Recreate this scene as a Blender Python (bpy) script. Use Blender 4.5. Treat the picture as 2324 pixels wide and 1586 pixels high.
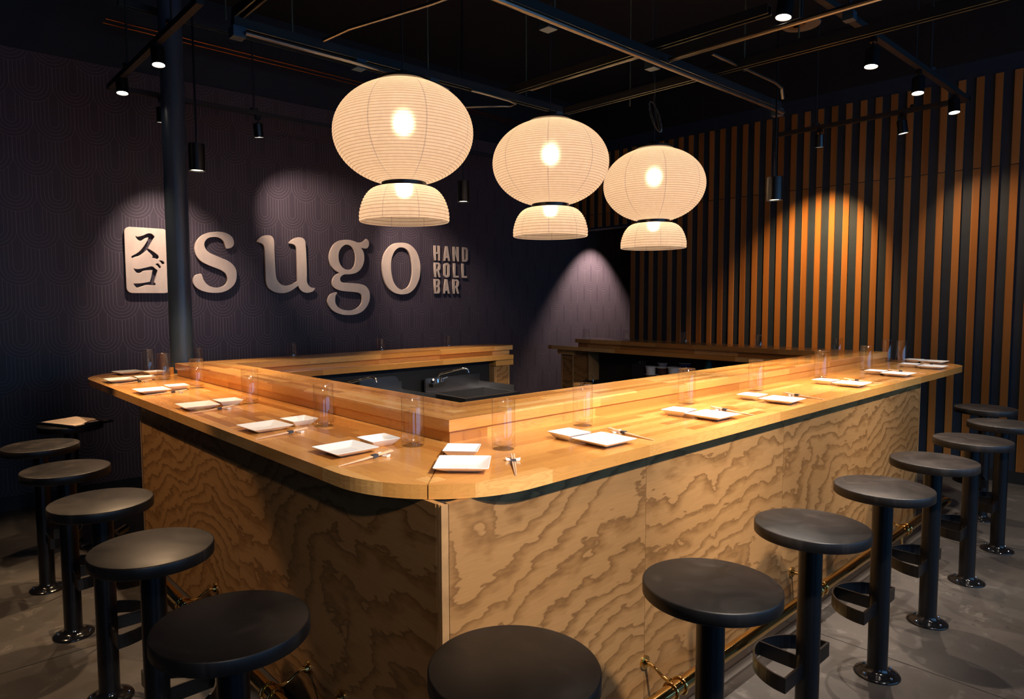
import bpy, bmesh, math, random
from mathutils import Vector, Matrix
PI = math.pi
sc = bpy.context.scene
COL = sc.collection
for o in list(bpy.data.objects): bpy.data.objects.remove(o)

# ------------------------------------------------------------------ camera, world, big lights, exposure
cam_d = bpy.data.cameras.new('camera'); cam = bpy.data.objects.new('camera', cam_d); COL.objects.link(cam)
cam_d.sensor_fit = 'HORIZONTAL'; cam_d.sensor_width = 36.0; cam_d.lens = 36.0*1527.402/2324
cam_d.shift_x = (1162-1106.715)/2324; cam_d.shift_y = (784.57-793)/2324
cam_d.clip_start = 0.02; cam_d.clip_end = 60
cf = Vector((0.6648041, 0.74391133, -0.06805476)); cr = Vector((0.74541349, -0.66658514, -0.00479452)); cu = cr.cross(cf)
M = Matrix((cr, cu, -cf)).transposed().to_4x4(); M.translation = Vector((-0.96973, -1.34979, 1.50678))
cam.matrix_world = M
sc.camera = cam
sc.view_settings.view_transform = 'Standard'; sc.view_settings.look = 'None'
sc.view_settings.gamma = 1.0; sc.view_settings.use_curve_mapping = False
sc.view_settings.exposure = 0.18
w = bpy.data.worlds.new('world'); sc.world = w; w.use_nodes = True
w.node_tree.nodes['Background'].inputs[0].default_value = (0.25, 0.42, 0.8, 1)
w.node_tree.nodes['Background'].inputs[1].default_value = 0.25
try:
    sc.cycles.use_denoising = True
    sc.cycles.max_bounces = 10; sc.cycles.diffuse_bounces = 4; sc.cycles.glossy_bounces = 4
    sc.cycles.transmission_bounces = 8; sc.cycles.transparent_max_bounces = 8
    sc.cycles.sample_clamp_indirect = 4.0; sc.cycles.caustics_refractive = False; sc.cycles.caustics_reflective = False
except Exception: pass

def area_light(name, loc, target, sx, sy, power, color):
    l = bpy.data.lights.new(name, 'AREA'); l.shape = 'RECTANGLE'; l.size = sx; l.size_y = sy
    l.energy = power; l.color = color
    o = bpy.data.objects.new(name, l); COL.objects.link(o); o.location = loc
    o.rotation_euler = (Vector(target)-Vector(loc)).to_track_quat('-Z', 'Y').to_euler()
    return o
# daylight through the shopfront windows behind the camera (front wall, y = -4.6)
area_light('window_daylight', (3.2, -4.75, 1.75), (3.2, 0, 1.45), 5.6, 2.3, 75.0, (0.20, 0.52, 1.0))
area_light('window_daylight', (-2.1, -4.75, 1.75), (-2.1, 0, 1.45), 2.4, 2.3, 25.0, (0.20, 0.52, 1.0))

def spot(name, loc, target, power, size_deg, blend, color, radius=0.035, parent=None):
    l = bpy.data.lights.new(name, 'SPOT'); l.energy = power; l.spot_size = math.radians(size_deg)
    l.spot_blend = blend; l.color = color; l.shadow_soft_size = radius
    o = bpy.data.objects.new(name, l); COL.objects.link(o); o.location = loc
    o.rotation_euler = (Vector(target)-Vector(loc)).to_track_quat('-Z', 'Y').to_euler()
    if parent:
        o.parent = parent; o.matrix_parent_inverse = Matrix.Translation(parent.location).inverted() if parent.rotation_euler.to_matrix().is_identity else parent_matrix(parent).inverted()
    return o
def parent_matrix(p):
    return Matrix.LocRotScale(p.location, p.rotation_euler, p.scale)

# ------------------------------------------------------------------ node helpers
class NT:
    def __init__(s, name, rough=0.5, spec=0.5):
        s.m = bpy.data.materials.new(name); s.m.use_nodes = True; s.t = s.m.node_tree
        s.b = s.t.nodes['Principled BSDF']; s.out = s.t.nodes['Material Output']
        s.b.inputs['Roughness'].default_value = rough
        s.b.inputs['Specular IOR Level'].default_value = spec
    def n(s, typ, **kw):
        nd = s.t.nodes.new(typ)
        for k, v in kw.items(): setattr(nd, k, v)
        return nd
    def put(s, sock, v):
        if isinstance(v, bpy.types.NodeSocket): s.t.links.new(v, sock)
        elif v is not None: sock.default_value = v
    def ma(s, op, a, b=None, c=None, clamp=False):
        nd = s.n('ShaderNodeMath', operation=op); nd.use_clamp = clamp
        s.put(nd.inputs[0], a)
        if b is not None: s.put(nd.inputs[1], b)
        if c is not None: s.put(nd.inputs[2], c)
        return nd.outputs[0]
    def obj(s):
        sp = s.n('ShaderNodeSeparateXYZ'); s.t.links.new(s.n('ShaderNodeTexCoord').outputs['Object'], sp.inputs[0])
        return sp.outputs
    def comb(s, x, y, z):
        c = s.n('ShaderNodeCombineXYZ')
        for i, v in enumerate((x, y, z)): s.put(c.inputs[i], v)
        return c.outputs[0]
    def noise(s, vec, scale=1.0, detail=2.0, rough=0.5, dist=0.0, out='Fac'):
        nd = s.n('ShaderNodeTexNoise'); s.put(nd.inputs['Vector'], vec)
        nd.inputs['Scale'].default_value = scale; nd.inputs['Detail'].default_value = detail
        nd.inputs['Roughness'].default_value = rough; nd.inputs['Distortion'].default_value = dist
        return nd.outputs[out]
    def white(s, vec):
        nd = s.n('ShaderNodeTexWhiteNoise', noise_dimensions='3D'); s.put(nd.inputs['Vector'], vec)
        return nd.outputs['Value']
    def ramp(s, fac, stops):
        r = s.n('ShaderNodeValToRGB'); e = r.color_ramp.elements
        while len(e) < len(stops): e.new(0.5)
        for el, (p, c) in zip(e, stops): el.position = p; el.color = (*c, 1)
        s.put(r.inputs[0], fac); return r.outputs[0]
    def mix(s, fac, a, b, mode='MIX'):
        nd = s.n('ShaderNodeMix', data_type='RGBA', blend_type=mode)
        s.put(nd.inputs[0], fac)
        for i, v in ((6, a), (7, b)):
            s.put(nd.inputs[i], v if isinstance(v, bpy.types.NodeSocket) else (*v, 1))
        return nd.outputs[2]
    def bump(s, h, strength=0.2, dist=0.01):
        b = s.n('ShaderNodeBump'); b.inputs['Strength'].default_value = strength; b.inputs['Distance'].default_value = dist
        s.put(b.inputs['Height'], h); s.t.links.new(b.outputs[0], s.b.inputs['Normal'])
    def color(s, c): s.put(s.b.inputs['Base Color'], c if isinstance(c, bpy.types.NodeSocket) else (*c, 1)); return s

def plain(name, c, rough=0.5, metal=0.0, spec=0.5, var=0.0):
    t = NT(name, rough, spec); t.b.inputs['Metallic'].default_value = metal
    if var:
        o = t.obj(); n = t.noise(t.comb(o[0], o[1], o[2]), 9, 4, 0.6)
        t.color(t.ramp(n, [(0.3, tuple(x*(1-var) for x in c)), (0.7, tuple(min(1, x*(1+var)) for x in c))]))
    else: t.color(c)
    return t.m

def butcher(name, along):
    t = NT(name, 0.27, 0.5); o = t.obj()
    a, c = (o[0], o[1]) if along == 'x' else (o[1], o[0])
    ci = t.ma('FLOOR', t.ma('DIVIDE', c, 0.043)); zi = t.ma('FLOOR', t.ma('DIVIDE', t.ma('SUBTRACT', o[2], 1.0005), 0.042))
    r1 = t.white(t.comb(ci, zi, 3.1))
    seg = t.ma('FLOOR', t.ma('DIVIDE', t.ma('ADD', a, t.ma('MULTIPLY', r1, 1.9)), t.ma('ADD', 0.34, t.ma('MULTIPLY', r1, 0.30))))
    tone = t.white(t.comb(seg, ci, zi))
    grain = t.noise(t.comb(t.ma('MULTIPLY', a, 2.2), t.ma('MULTIPLY', c, 46), t.ma('MULTIPLY', o[2], 46)), 1.0, 4, 0.6, 0.3)
    # slow figure that differs from stave to stave
    fig = t.noise(t.comb(t.ma('ADD', t.ma('MULTIPLY', a, 4.5), t.ma('MULTIPLY', tone, 31)), t.ma('MULTIPLY', c, 22), t.ma('MULTIPLY', o[2], 30)), 1.0, 2, 0.5, 0.8)
    fig = t.ma('ABSOLUTE', t.ma('SINE', t.ma('MULTIPLY', fig, 26)))
    base = t.ramp(tone, [(0.0, (0.36, 0.135, 0.026)), (0.16, (0.52, 0.225, 0.050)), (0.55, (0.68, 0.325, 0.080)), (0.85, (0.76, 0.40, 0.115)), (1.0, (0.82, 0.50, 0.19))])
    base = t.mix(t.ma('MULTIPLY', t.ma('SUBTRACT', 1.0, fig), 0.30), base, (0.42, 0.18, 0.045))
    base = t.mix(t.ma('MULTIPLY', grain, 0.25), base, (0.30, 0.125, 0.03))
    t.color(base)
    t.b.inputs['Coat Weight'].default_value = 0.5; t.b.inputs['Coat Roughness'].default_value = 0.12
    t.bump(grain, 0.04, 0.004)
    return t.m

def plywood(name, along, dark=1.0):
    t = NT(name, 0.42, 0.35); o = t.obj(); a = o[0] if along == 'x' else o[1]; z = o[2]
    oi = t.n('ShaderNodeObjectInfo').outputs['Random']; off = t.ma('MULTIPLY', oi, 37)
    def nz(fa, fz, detail=2.0, dist=0.0, add=0.0):
        return t.noise(t.comb(t.ma('ADD', t.ma('MULTIPLY', a, fa), off), t.ma('ADD', t.ma('MULTIPLY', z, fz), add), off), 1.0, detail, 0.5, dist)
    warp = t.ma('MULTIPLY', nz(0.9, 1.5, 1.5, 0.3), 13.0); warp2 = t.ma('MULTIPLY', nz(4.2, 5.0, 2.0, 0.5, 9.0), 2.6); jag = t.ma('MULTIPLY', nz(16, 52, 3.0, 0.0, 3.0), 0.85)
    lin = t.ma('ADD', t.ma('MULTIPLY', z, 11.0), t.ma('MULTIPLY', a, 2.2 if along == 'y' else -2.2))
    v = t.ma('ADD', t.ma('ADD', lin, warp), t.ma('ADD', warp2, jag))
    saw = t.ma('FRACT', v); amp = nz(2.0, 4.0, 2.0, 0.0, 17.0)
    fine = nz(11, 150, 3.0, 0.0, 5.0); blotch = nz(1.6, 2.4, 3.0, 0.4, 23.0)
    c0 = tuple(x*dark for x in (0.400, 0.215, 0.080)); c1 = tuple(x*dark for x in (0.240, 0.118, 0.038)); c2 = tuple(x*dark for x in (0.090, 0.038, 0.011))
    band = t.ramp(saw, [(0.0, c0), (0.45, c0), (0.74, c1), (0.93, c2), (1.0, c0)])
    col = t.mix(t.ma('MULTIPLY', amp, 0.55), band, c1)
    col = t.mix(t.ma('MULTIPLY', fine, 0.42), col, c2)
    col = t.mix(t.ma('MULTIPLY', blotch, 0.25), col, c0)
    t.color(col); t.bump(fine, 0.06, 0.003)
    return t.m

def wallpaper():
    t = NT('arch_wallpaper', 0.55, 0.3); o = t.obj(); s, v = o[0], o[2]
    P, V, R = 0.2622, 0.264, 0.1311
    def cls(u0, v0):
        du = t.ma('SUBTRACT', t.ma('PINGPONG', t.ma('SUBTRACT', s, u0), P/2), 0.0)
        h = t.ma('SQRT', t.ma('MAXIMUM', t.ma('SUBTRACT', R*R, t.ma('MULTIPLY', du, du)), 0.0))
        k = t.ma('FLOOR', t.ma('DIVIDE', t.ma('ADD', t.ma('SUBTRACT', v, v0), h), 2*V))
        vk = t.ma('ADD', t.ma('MULTIPLY', k, 2*V), v0)
        return du, vk
    da, va = cls(-5.295, 1.494); db, vb = cls(-5.295+P/2, 1.494+V)
    useb = t.ma('GREATER_THAN', vb, va); ia = t.ma('SUBTRACT', 1.0, useb)
    du = t.ma('ADD', t.ma('MULTIPLY', db, useb), t.ma('MULTIPLY', da, ia))
    vk = t.ma('ADD', t.ma('MULTIPLY', vb, useb), t.ma('MULTIPLY', va, ia))
    dv = t.ma('MINIMUM', t.ma('SUBTRACT', v, vk), 0.0)
    d = t.ma('DIVIDE', t.ma('SQRT', t.ma('ADD', t.ma('MULTIPLY', du, du), t.ma('MULTIPLY', dv, dv))), R)
    line = None
    for fr in (0.235, 0.43, 0.62, 0.81, 0.995):
        l = t.ma('SUBTRACT', 1.0, t.ma('SMOOTH_MIN', t.ma('DIVIDE', t.ma('ABSOLUTE', t.ma('SUBTRACT', d, fr)), 0.0135), 1.0, 0.3), clamp=True)
        line = l if line is None else t.ma('MAXIMUM', line, l)
    n = t.noise(t.comb(o[0], o[1], o[2]), 160, 2, 0.6)
    base = t.ramp(n, [(0.3, (0.042, 0.032, 0.038)), (0.7, (0.064, 0.049, 0.056))])
    t.color(t.mix(line, base, (0.20, 0.165, 0.165)))
    t.b.inputs['Roughness'].default_value = 0.5
    return t.m

def slat_wood():
    t = NT('slat_wood', 0.38, 0.4); o = t.obj()
    i = t.ma('FLOOR', t.ma('DIVIDE', t.ma('ADD', o[1], 0.0345), 0.1247)); up = t.ma('GREATER_THAN', o[2], 2.5635)
    r = t.white(t.comb(i, up, 7.0))
    g = t.noise(t.comb(t.ma('ADD', t.ma('MULTIPLY', o[1], 45), t.ma('MULTIPLY', r, 9)), t.ma('MULTIPLY', o[2], 3.0), r), 1, 3, 0.6, 0.5)
    b = t.noise(t.comb(i, t.ma('MULTIPLY', o[2], 2.3), r), 1.6, 3, 0.6)
    c = t.ramp(r, [(0, (0.25, 0.085, 0.018)), (0.5, (0.36, 0.14, 0.032)), (1, (0.45, 0.185, 0.05))])
    c = t.mix(t.ma('MULTIPLY', g, 0.35), c, (0.20, 0.07, 0.015)); c = t.mix(t.ma('MULTIPLY', b, 0.35), c, (0.30, 0.115, 0.025))
    seam = t.ma('LESS_THAN', t.ma('ABSOLUTE', t.ma('SUBTRACT', o[2], 2.5635)), 0.0035)
    t.color(t.mix(seam, c, (0.02, 0.01, 0.005)))
    return t.m

def concrete():
    t = NT('polished_concrete', 0.42, 0.4); o = t.obj(); p = t.comb(o[0], o[1], 0.0)
    n1 = t.noise(p, 1.3, 5, 0.62); n2 = t.noise(p, 85, 3, 0.7); n3 = t.noise(p, 9, 5, 0.7, 0.6)
    c = t.ramp(n1, [(0.3, (0.052, 0.046, 0.041)), (0.72, (0.098, 0.087, 0.076))])
    c = t.mix(t.ma('MULTIPLY', n2, 0.55), c, (0.040, 0.035, 0.031))
    c = t.mix(t.ma('MULTIPLY', t.ma('GREATER_THAN', n3, 0.60), 0.25), c, (0.17, 0.155, 0.138))
    # small dark spatter near the third stool of the right row
    sx = t.ma('SUBTRACT', o[0], 2.75); sy = t.ma('SUBTRACT', o[1], -0.62)
    rr = t.ma('SQRT', t.ma('ADD', t.ma('MULTIPLY', sx, sx), t.ma('MULTIPLY', t.ma('MULTIPLY', sy, sy), 2.5)))
    spn = t.noise(p, 26, 2, 0.5)
    sp = t.ma('MULTIPLY', t.ma('GREATER_THAN', spn, 0.665), t.ma('LESS_THAN', rr, 0.42))
    c = t.mix(t.ma('MULTIPLY', sp, 0.8), c, (0.03, 0.026, 0.024))
    j = None
    for ax, val in ((0, 2.10), (0, 4.02), (0, -1.7), (1, 1.94), (1, -1.25)):
        wob = t.ma('MULTIPLY', t.ma('SUBTRACT', t.noise(p, 6, 2, 0.5), 0.5), 0.006)
        l = t.ma('LESS_THAN', t.ma('ABSOLUTE', t.ma('ADD', t.ma('SUBTRACT', o[ax], val), wob)), 0.0035)
        j = l if j is None else t.ma('MAXIMUM', j, l)
    t.color(t.mix(j, c, (0.012, 0.011, 0.010)))
    t.put(t.b.inputs['Roughness'], t.ma('ADD', 0.30, t.ma('MULTIPLY', n3, 0.35)))
    t.bump(n2, 0.12, 0.004)
    return t.m

def stool_wood():
    t = NT('black_stained_wood', 0.36, 0.45); o = t.obj()
    oi = t.n('ShaderNodeObjectInfo').outputs['Random']
    n = t.noise(t.comb(t.ma('MULTIPLY', o[0], 3), t.ma('MULTIPLY', o[1], 3), t.ma('MULTIPLY', oi, 20)), 2.5, 5, 0.65, 0.8)
    g = t.noise(t.comb(t.ma('MULTIPLY', o[0], 60), t.ma('MULTIPLY', o[1], 5), t.ma('MULTIPLY', o[2], 30)), 1, 3, 0.6)
    c = t.ramp(n, [(0.38, (0.005, 0.0045, 0.0045)), (0.55, (0.010, 0.008, 0.007)), (0.72, (0.034, 0.026, 0.022))])
    t.color(t.mix(t.ma('MULTIPLY', g, 0.3), c, (0.010, 0.009, 0.009)))
    t.put(t.b.inputs['Roughness'], t.ma('ADD', 0.28, t.ma('MULTIPLY', n, 0.35)))
    return t.m

def paper():
    t = bpy.data.materials.new('lantern_paper'); t.use_nodes = True; nt = t.node_tree
    N = NT.__new__(NT); N.m = t; N.t = nt; N.b = nt.nodes['Principled BSDF']; N.out = nt.nodes['Material Output']
    uv = N.n('ShaderNodeSeparateXYZ'); nt.links.new(N.n('ShaderNodeTexCoord').outputs['UV'], uv.inputs[0])
    fr = N.ma('FRACT', uv.outputs[1]); rib = N.ma('LESS_THAN', N.ma('ABSOLUTE', N.ma('SUBTRACT', fr, 0.5)), 0.075)
    fu = N.ma('FRACT', uv.outputs[0]); seam = N.ma('LESS_THAN', N.ma('ABSOLUTE', N.ma('SUBTRACT', fu, 0.5)), 0.012)
    o = N.obj(); fib = N.noise(N.comb(o[0], o[1], o[2]), 38, 4, 0.7)
    pap = N.ramp(fib, [(0.3, (0.84, 0.76, 0.66)), (0.7, (0.92, 0.86, 0.78))])
    pap = N.mix(N.ma('MULTIPLY', seam, 0.55), pap, (0.45, 0.42, 0.45))
    pap = N.mix(N.ma('MULTIPLY', rib, 0.70), pap, (0.26, 0.15, 0.08))
    tr = N.n('ShaderNodeBsdfTranslucent'); nt.links.new(pap, tr.inputs[0])
    df = N.n('ShaderNodeBsdfDiffuse'); nt.links.new(pap, df.inputs[0])
    rf = N.n('ShaderNodeBsdfRefraction'); nt.links.new(pap, rf.inputs[0]); rf.inputs['Roughness'].default_value = 0.48; rf.inputs['IOR'].default_value = 1.25
    m1 = N.n('ShaderNodeMixShader'); m1.inputs[0].default_value = 0.30
    nt.links.new(tr.outputs[0], m1.inputs[1]); nt.links.new(df.outputs[0], m1.inputs[2])
    m2 = N.n('ShaderNodeMixShader'); m2.inputs[0].default_value = 0.10
    nt.links.new(m1.outputs[0], m2.inputs[1]); nt.links.new(rf.outputs[0], m2.inputs[2])
    nt.links.new(m2.outputs[0], N.out.inputs[0]); nt.nodes.remove(N.b)
    return t

def emit(name, c, s):
    t = bpy.data.materials.new(name); t.use_nodes = True; nt = t.node_tree
    e = nt.nodes.new('ShaderNodeEmission'); e.inputs[0].default_value = (*c, 1); e.inputs[1].default_value = s
    nt.links.new(e.outputs[0], nt.nodes['Material Output'].inputs[0]); nt.nodes.remove(nt.nodes['Principled BSDF'])
    return t
def glass_wall(name):
    # thin clear wall: reflects more and dims more the flatter one looks along it
    t = bpy.data.materials.new(name); t.use_nodes = True; nt = t.node_tree; nt.nodes.remove(nt.nodes['Principled BSDF'])
    lw = nt.nodes.new('ShaderNodeLayerWeight'); lw.inputs[0].default_value = 0.35
    r = nt.nodes.new('ShaderNodeValToRGB'); e = r.color_ramp.elements
    e[0].position = 0.55; e[0].color = (0.985, 0.985, 0.985, 1); e[1].position = 1.0; e[1].color = (0.50, 0.50, 0.54, 1)
    nt.links.new(lw.outputs['Facing'], r.inputs[0])
    tr = nt.nodes.new('ShaderNodeBsdfTransparent'); nt.links.new(r.outputs[0], tr.inputs[0])
    gl = nt.nodes.new('ShaderNodeBsdfGlossy'); gl.inputs['Roughness'].default_value = 0.04
    m = nt.nodes.new('ShaderNodeMixShader')
    k = nt.nodes.new('ShaderNodeValToRGB'); q = k.color_ramp.elements; q[0].position = 0.3; q[0].color = (0.10, 0.10, 0.10, 1); q[1].position = 1.0; q[1].color = (0.75, 0.75, 0.75, 1); q.new(0.8).color = (0.2, 0.2, 0.2, 1)
    nt.links.new(lw.outputs['Facing'], k.inputs[0])
    nt.links.new(k.outputs[0], m.inputs[0]); nt.links.new(tr.outputs[0], m.inputs[1]); nt.links.new(gl.outputs[0], m.inputs[2])
    nt.links.new(m.outputs[0], nt.nodes['Material Output'].inputs[0])
    return t
def glass_mat(name):
    t = NT(name, 0.0, 0.5); t.color((1, 1, 1)); t.b.inputs['Transmission Weight'].default_value = 1.0; t.b.inputs['IOR'].default_value = 1.46
    return t.m
def brass(name, c, rough, metal=1.0):
    t = NT(name, rough); o = t.obj(); t.b.inputs['Metallic'].default_value = metal
    n = t.noise(t.comb(t.ma('MULTIPLY', o[0], 3), t.ma('MULTIPLY', o[1], 3), t.ma('MULTIPLY', o[2], 1.5)), 3, 5, 0.6)
    t.color(t.ramp(n, [(0.3, tuple(x*0.82 for x in c)), (0.7, c)])); return t.m

MT = dict(
 butx=butcher('butcher_block_along_x', 'x'), buty=butcher('butcher_block_along_y', 'y'),
 plyx=plywood('plywood_along_x', 'x'), plyy=plywood('plywood_along_y', 'y'),
 edge=plain('plywood_edge', (0.33, 0.185, 0.075), 0.5, var=0.25),
 wallp=wallpaper(), slat=slat_wood(), conc=concrete(), seat=stool_wood(), strutb=plain('black_strut', (0.005, 0.006, 0.007), 0.5), paper=paper(),
 navy=plain('navy_wall_paint', (0.010, 0.021, 0.040), 0.55, var=0.15), black=plain('black_paint', (0.006, 0.006, 0.007), 0.6, var=0.2),
 blackm=plain('black_powder_coat', (0.004, 0.004, 0.005), 0.28, spec=0.5), blackg=plain('gloss_black_flange', (0.007, 0.007, 0.008), 0.13),
 ceil=plain('black_ceiling', (0.005, 0.005, 0.0055), 0.8, var=0.3),
 column=plain('blue_grey_column_paint', (0.030, 0.050, 0.080), 0.34, var=0.08),
 steel=plain('brushed_steel', (0.42, 0.42, 0.43), 0.28, 1.0), chrome=plain('chrome', (0.75, 0.77, 0.80), 0.08, 1.0),
 galv=plain('galvanised_steel', (0.22, 0.21, 0.19), 0.33, 1.0, var=0.2), bolt=plain('zinc_bolt', (0.35, 0.45, 0.6), 0.2, 1.0),
 brass=brass('polished_brass', (0.78, 0.52, 0.19), 0.10), sign=brass('brushed_bronze_letter', (0.86, 0.68, 0.48), 0.50, 0.35),
 china=plain('white_porcelain', (0.86, 0.86, 0.86), 0.16), bamboo=plain('pale_bamboo', (0.62, 0.40, 0.25), 0.5, var=0.12),
 band=plain('dark_paper_band', (0.035, 0.04, 0.055), 0.6), kraft=plain('kraft_menu_paper', (0.62, 0.45, 0.33), 0.8, var=0.05),
 glass=glass_mat('clear_glass'), gwall=glass_wall('thin_clear_glass'), lens=emit('lit_lamp_lens', (1.0, 0.86, 0.70), 22.0), bulb=emit('lit_bulb', (1.0, 0.68, 0.42), 112.0),
 lensw=emit('lit_can_lens', (1.0, 0.82, 0.55), 9.0),
 orange=plain('copper_conduit', (0.20, 0.07, 0.025), 0.3, 1.0), olive=plain('strut_zinc', (0.26, 0.25, 0.15), 0.35, 1.0),
 bluebox=plain('blue_grey_junction_box', (0.05, 0.09, 0.13), 0.4, 0.6), disc=plain('pale_grey_plastic', (0.10, 0.095, 0.085), 0.6),
 plastic=plain('frosted_plastic', (0.62, 0.62, 0.66), 0.35), spice=plain('dark_red_spice', (0.06, 0.018, 0.012), 0.8, var=0.6), seed=plain('speckled_seeds', (0.11, 0.075, 0.05), 0.8, var=0.9),
 blue=plain('blue_printed_ceramic', (0.02, 0.06, 0.22), 0.3, var=0.6), teal=plain('teal_plastic', (0.01, 0.16, 0.17), 0.5),
 paperw=plain('white_tissue', (0.6, 0.64, 0.66), 0.7), knot=plain('wood_filler', (0.72, 0.62, 0.50), 0.5),
)

# ------------------------------------------------------------------ mesh helpers
def finish(bm, name, mat, parent=None, smooth=False, loc=None, rotz=0.0, bevel=0.0, auto=35):
    if bevel:
        es = [e for e in bm.edges if len(e.link_faces) == 2 and e.calc_face_angle(0) > math.radians(30)]
        bmesh.ops.bevel(bm, geom=es, offset=bevel, segments=2, profile=0.5, affect='EDGES', clamp_overlap=True)
    bmesh.ops.recalc_face_normals(bm, faces=bm.faces)
    me = bpy.data.meshes.new(name); bm.to_mesh(me); bm.free()
    if smooth:
        for p in me.polygons: p.use_smooth = True
        try: me.set_sharp_from_angle(angle=math.radians(auto))
        except Exception: pass
    me.materials.append(MT[mat] if isinstance(mat, str) else mat)
    o = bpy.data.objects.new(name, me); COL.objects.link(o)
    if parent: o.parent = parent
    if loc: o.location = loc
    if rotz: o.rotation_euler = (0, 0, rotz)
    return o
def B(): return bmesh.new()
def box(bm, x0, x1, y0, y1, z0, z1):
    v = [bm.verts.new(p) for p in ((x0,y0,z0),(x1,y0,z0),(x1,y1,z0),(x0,y1,z0),(x0,y0,z1),(x1,y0,z1),(x1,y1,z1),(x0,y1,z1))]
    for f in ((0,3,2,1),(4,5,6,7),(0,1,5,4),(1,2,6,5),(2,3,7,6),(3,0,4,7)): bm.faces.new([v[i] for i in f])
def prism(bm, pts, z0, z1):
    a = [bm.verts.new((p[0], p[1], z0)) for p in pts]; b = [bm.verts.new((p[0], p[1], z1)) for p in pts]
    n = len(pts); bm.faces.new(a[::-1]); bm.faces.new(b)
    for i in range(n): bm.faces.new((a[i], a[(i+1)%n], b[(i+1)%n], b[i]))
def lathe(bm, prof, seg=32, c=(0, 0, 0), uvscale=None):
    uvl = bm.loops.layers.uv.new('UVMap') if uvscale and not bm.loops.layers.uv else (bm.loops.layers.uv.active if uvscale else None)
    rings = []
    for r, z in prof:
        if r < 1e-6: rings.append([bm.verts.new((c[0], c[1], c[2]+z))])
        else: rings.append([bm.verts.new((c[0]+r*math.cos(2*PI*k/seg), c[1]+r*math.sin(2*PI*k/seg), c[2]+z)) for k in range(seg)])
    for j in range(len(rings)-1):
        A, Bq = rings[j], rings[j+1]
        for k in range(seg):
            k2 = (k+1) % seg
            if len(A) == 1 and len(Bq) == 1: continue
            if len(A) == 1: f = bm.faces.new((A[0], Bq[k2], Bq[k]))
            elif len(Bq) == 1: f = bm.faces.new((A[k], A[k2], Bq[0]))
            else: f = bm.faces.new((A[k], A[k2], Bq[k2], Bq[k]))
            if uvscale and len(f.loops) == 4:
                us = (k, k+1, k+1, k); vs = (j, j, j+1, j+1)
                for lp, uu, vv in zip(f.loops, us, vs): lp[uvl].uv = (uu/seg*uvscale[0], vv*uvscale[1])
def tube(bm, pts, r, seg=12, caps=True, closed=False):
    pts = [Vector(p) for p in pts]; n = len(pts); rings = []; up = None
    rr = r if isinstance(r, (list, tuple)) else [r]*n
    for i, p in enumerate(pts):
        if closed: d = pts[(i+1)%n]-pts[i-1]
        elif i == 0: d = pts[1]-p
        elif i == n-1: d = p-pts[i-1]
        else: d = (pts[i+1]-p).normalized()+(p-pts[i-1]).normalized()
        d.normalize()
        if up is None: up = d.orthogonal().normalized()
        up = (up-d*up.dot(d)).normalized(); s = d.cross(up)
        rings.append([bm.verts.new(p+(up*math.cos(2*PI*k/seg)+s*math.sin(2*PI*k/seg))*rr[i]) for k in range(seg)])
    for i in range(n if closed else n-1):
        A, Q = rings[i], rings[(i+1)%n]
        for k in range(seg): bm.faces.new((A[k], A[(k+1)%seg], Q[(k+1)%seg], Q[k]))
    if caps and not closed: bm.faces.new(rings[0][::-1]); bm.faces.new(rings[-1])
def arc(cx, cy, r, a0, a1, n):
    return [(cx+r*math.cos(math.radians(a0+(a1-a0)*i/n)), cy+r*math.sin(math.radians(a0+(a1-a0)*i/n))) for i in range(n+1)]
def empty(name, label, cat, loc=(0,0,0), rotz=0.0, group=None):
    o = bpy.data.objects.new(name, None); COL.objects.link(o); o.location = loc; o.rotation_euler = (0, 0, rotz)
    o.empty_display_size = 0.1
    return tag(o, label, cat, group)
def tag(o, label, cat, group=None):
    o['label'] = label; o['category'] = cat
    if group: o['group'] = group
    return o
def struct(o): o['kind'] = 'structure'; return o
def kids(o): return [c for c in bpy.data.objects if c.parent == o]
def dup(src, loc=None, rotz=None, label=None, group=None):
    def cp(o, par):
        c = o.copy(); COL.objects.link(c)
        if par: c.parent = par
        for ch in TREE.get(o.name, ()): cp(ch, c)
        return c
    build_tree(src)
    r = cp(src, None)
    if loc is not None: r.location = loc
    if rotz is not None: r.rotation_euler = (0, 0, rotz)
    if label: r['label'] = label
    if group: r['group'] = group
    return r
TREE = {}
def build_tree(src):
    if src.name in TREE: return
    for o in list(bpy.data.objects):
        pass
    stack = [src]
    while stack:
        p = stack.pop(); ch = [c for c in bpy.data.objects if c.parent == p]
        TREE[p.name] = ch; stack += ch
# ------------------------------------------------------------------ the room
AS, AW = math.radians(-0.7945), math.radians(1.0304)
CX, CY = 5.71116, 4.44606                       # far corner of the room
def wall_frame_sign(o): o.location = (CX, CY, 0); o.rotation_euler = (0, 0, AS)      # local x along wall, y into wall
def wall_frame_slat(o): o.location = (CX, CY, 0); o.rotation_euler = (0, 0, AW)      # local y along wall, x into wall
CEIL = 4.0
bm = B(); box(bm, -5.2, 8.2, -4.9, 6.2, -0.1, 0); struct(finish(bm, 'floor', 'conc'))
bm = B(); box(bm, -5.2, 8.2, -4.9, 6.2, CEIL, CEIL+0.1); struct(finish(bm, 'ceiling', 'ceil'))
bm = B(); box(bm, -10.9, 1.6, 0, 0.15, 0, 3.305)
ws = struct(finish(bm, 'wall_back', 'wallp')); wall_frame_sign(ws)
bm = B(); box(bm, -10.9, 1.6, -0.012, 0.15, 3.305, CEIL)
p = finish(bm, 'black_upper_band', 'black', ws)
bm = B(); box(bm, -10.9, 1.6, -0.014, 0.0, 0, 0.10); o = struct(finish(bm, 'baseboard_back', 'black', bevel=0.002)); wall_frame_sign(o)
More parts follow.
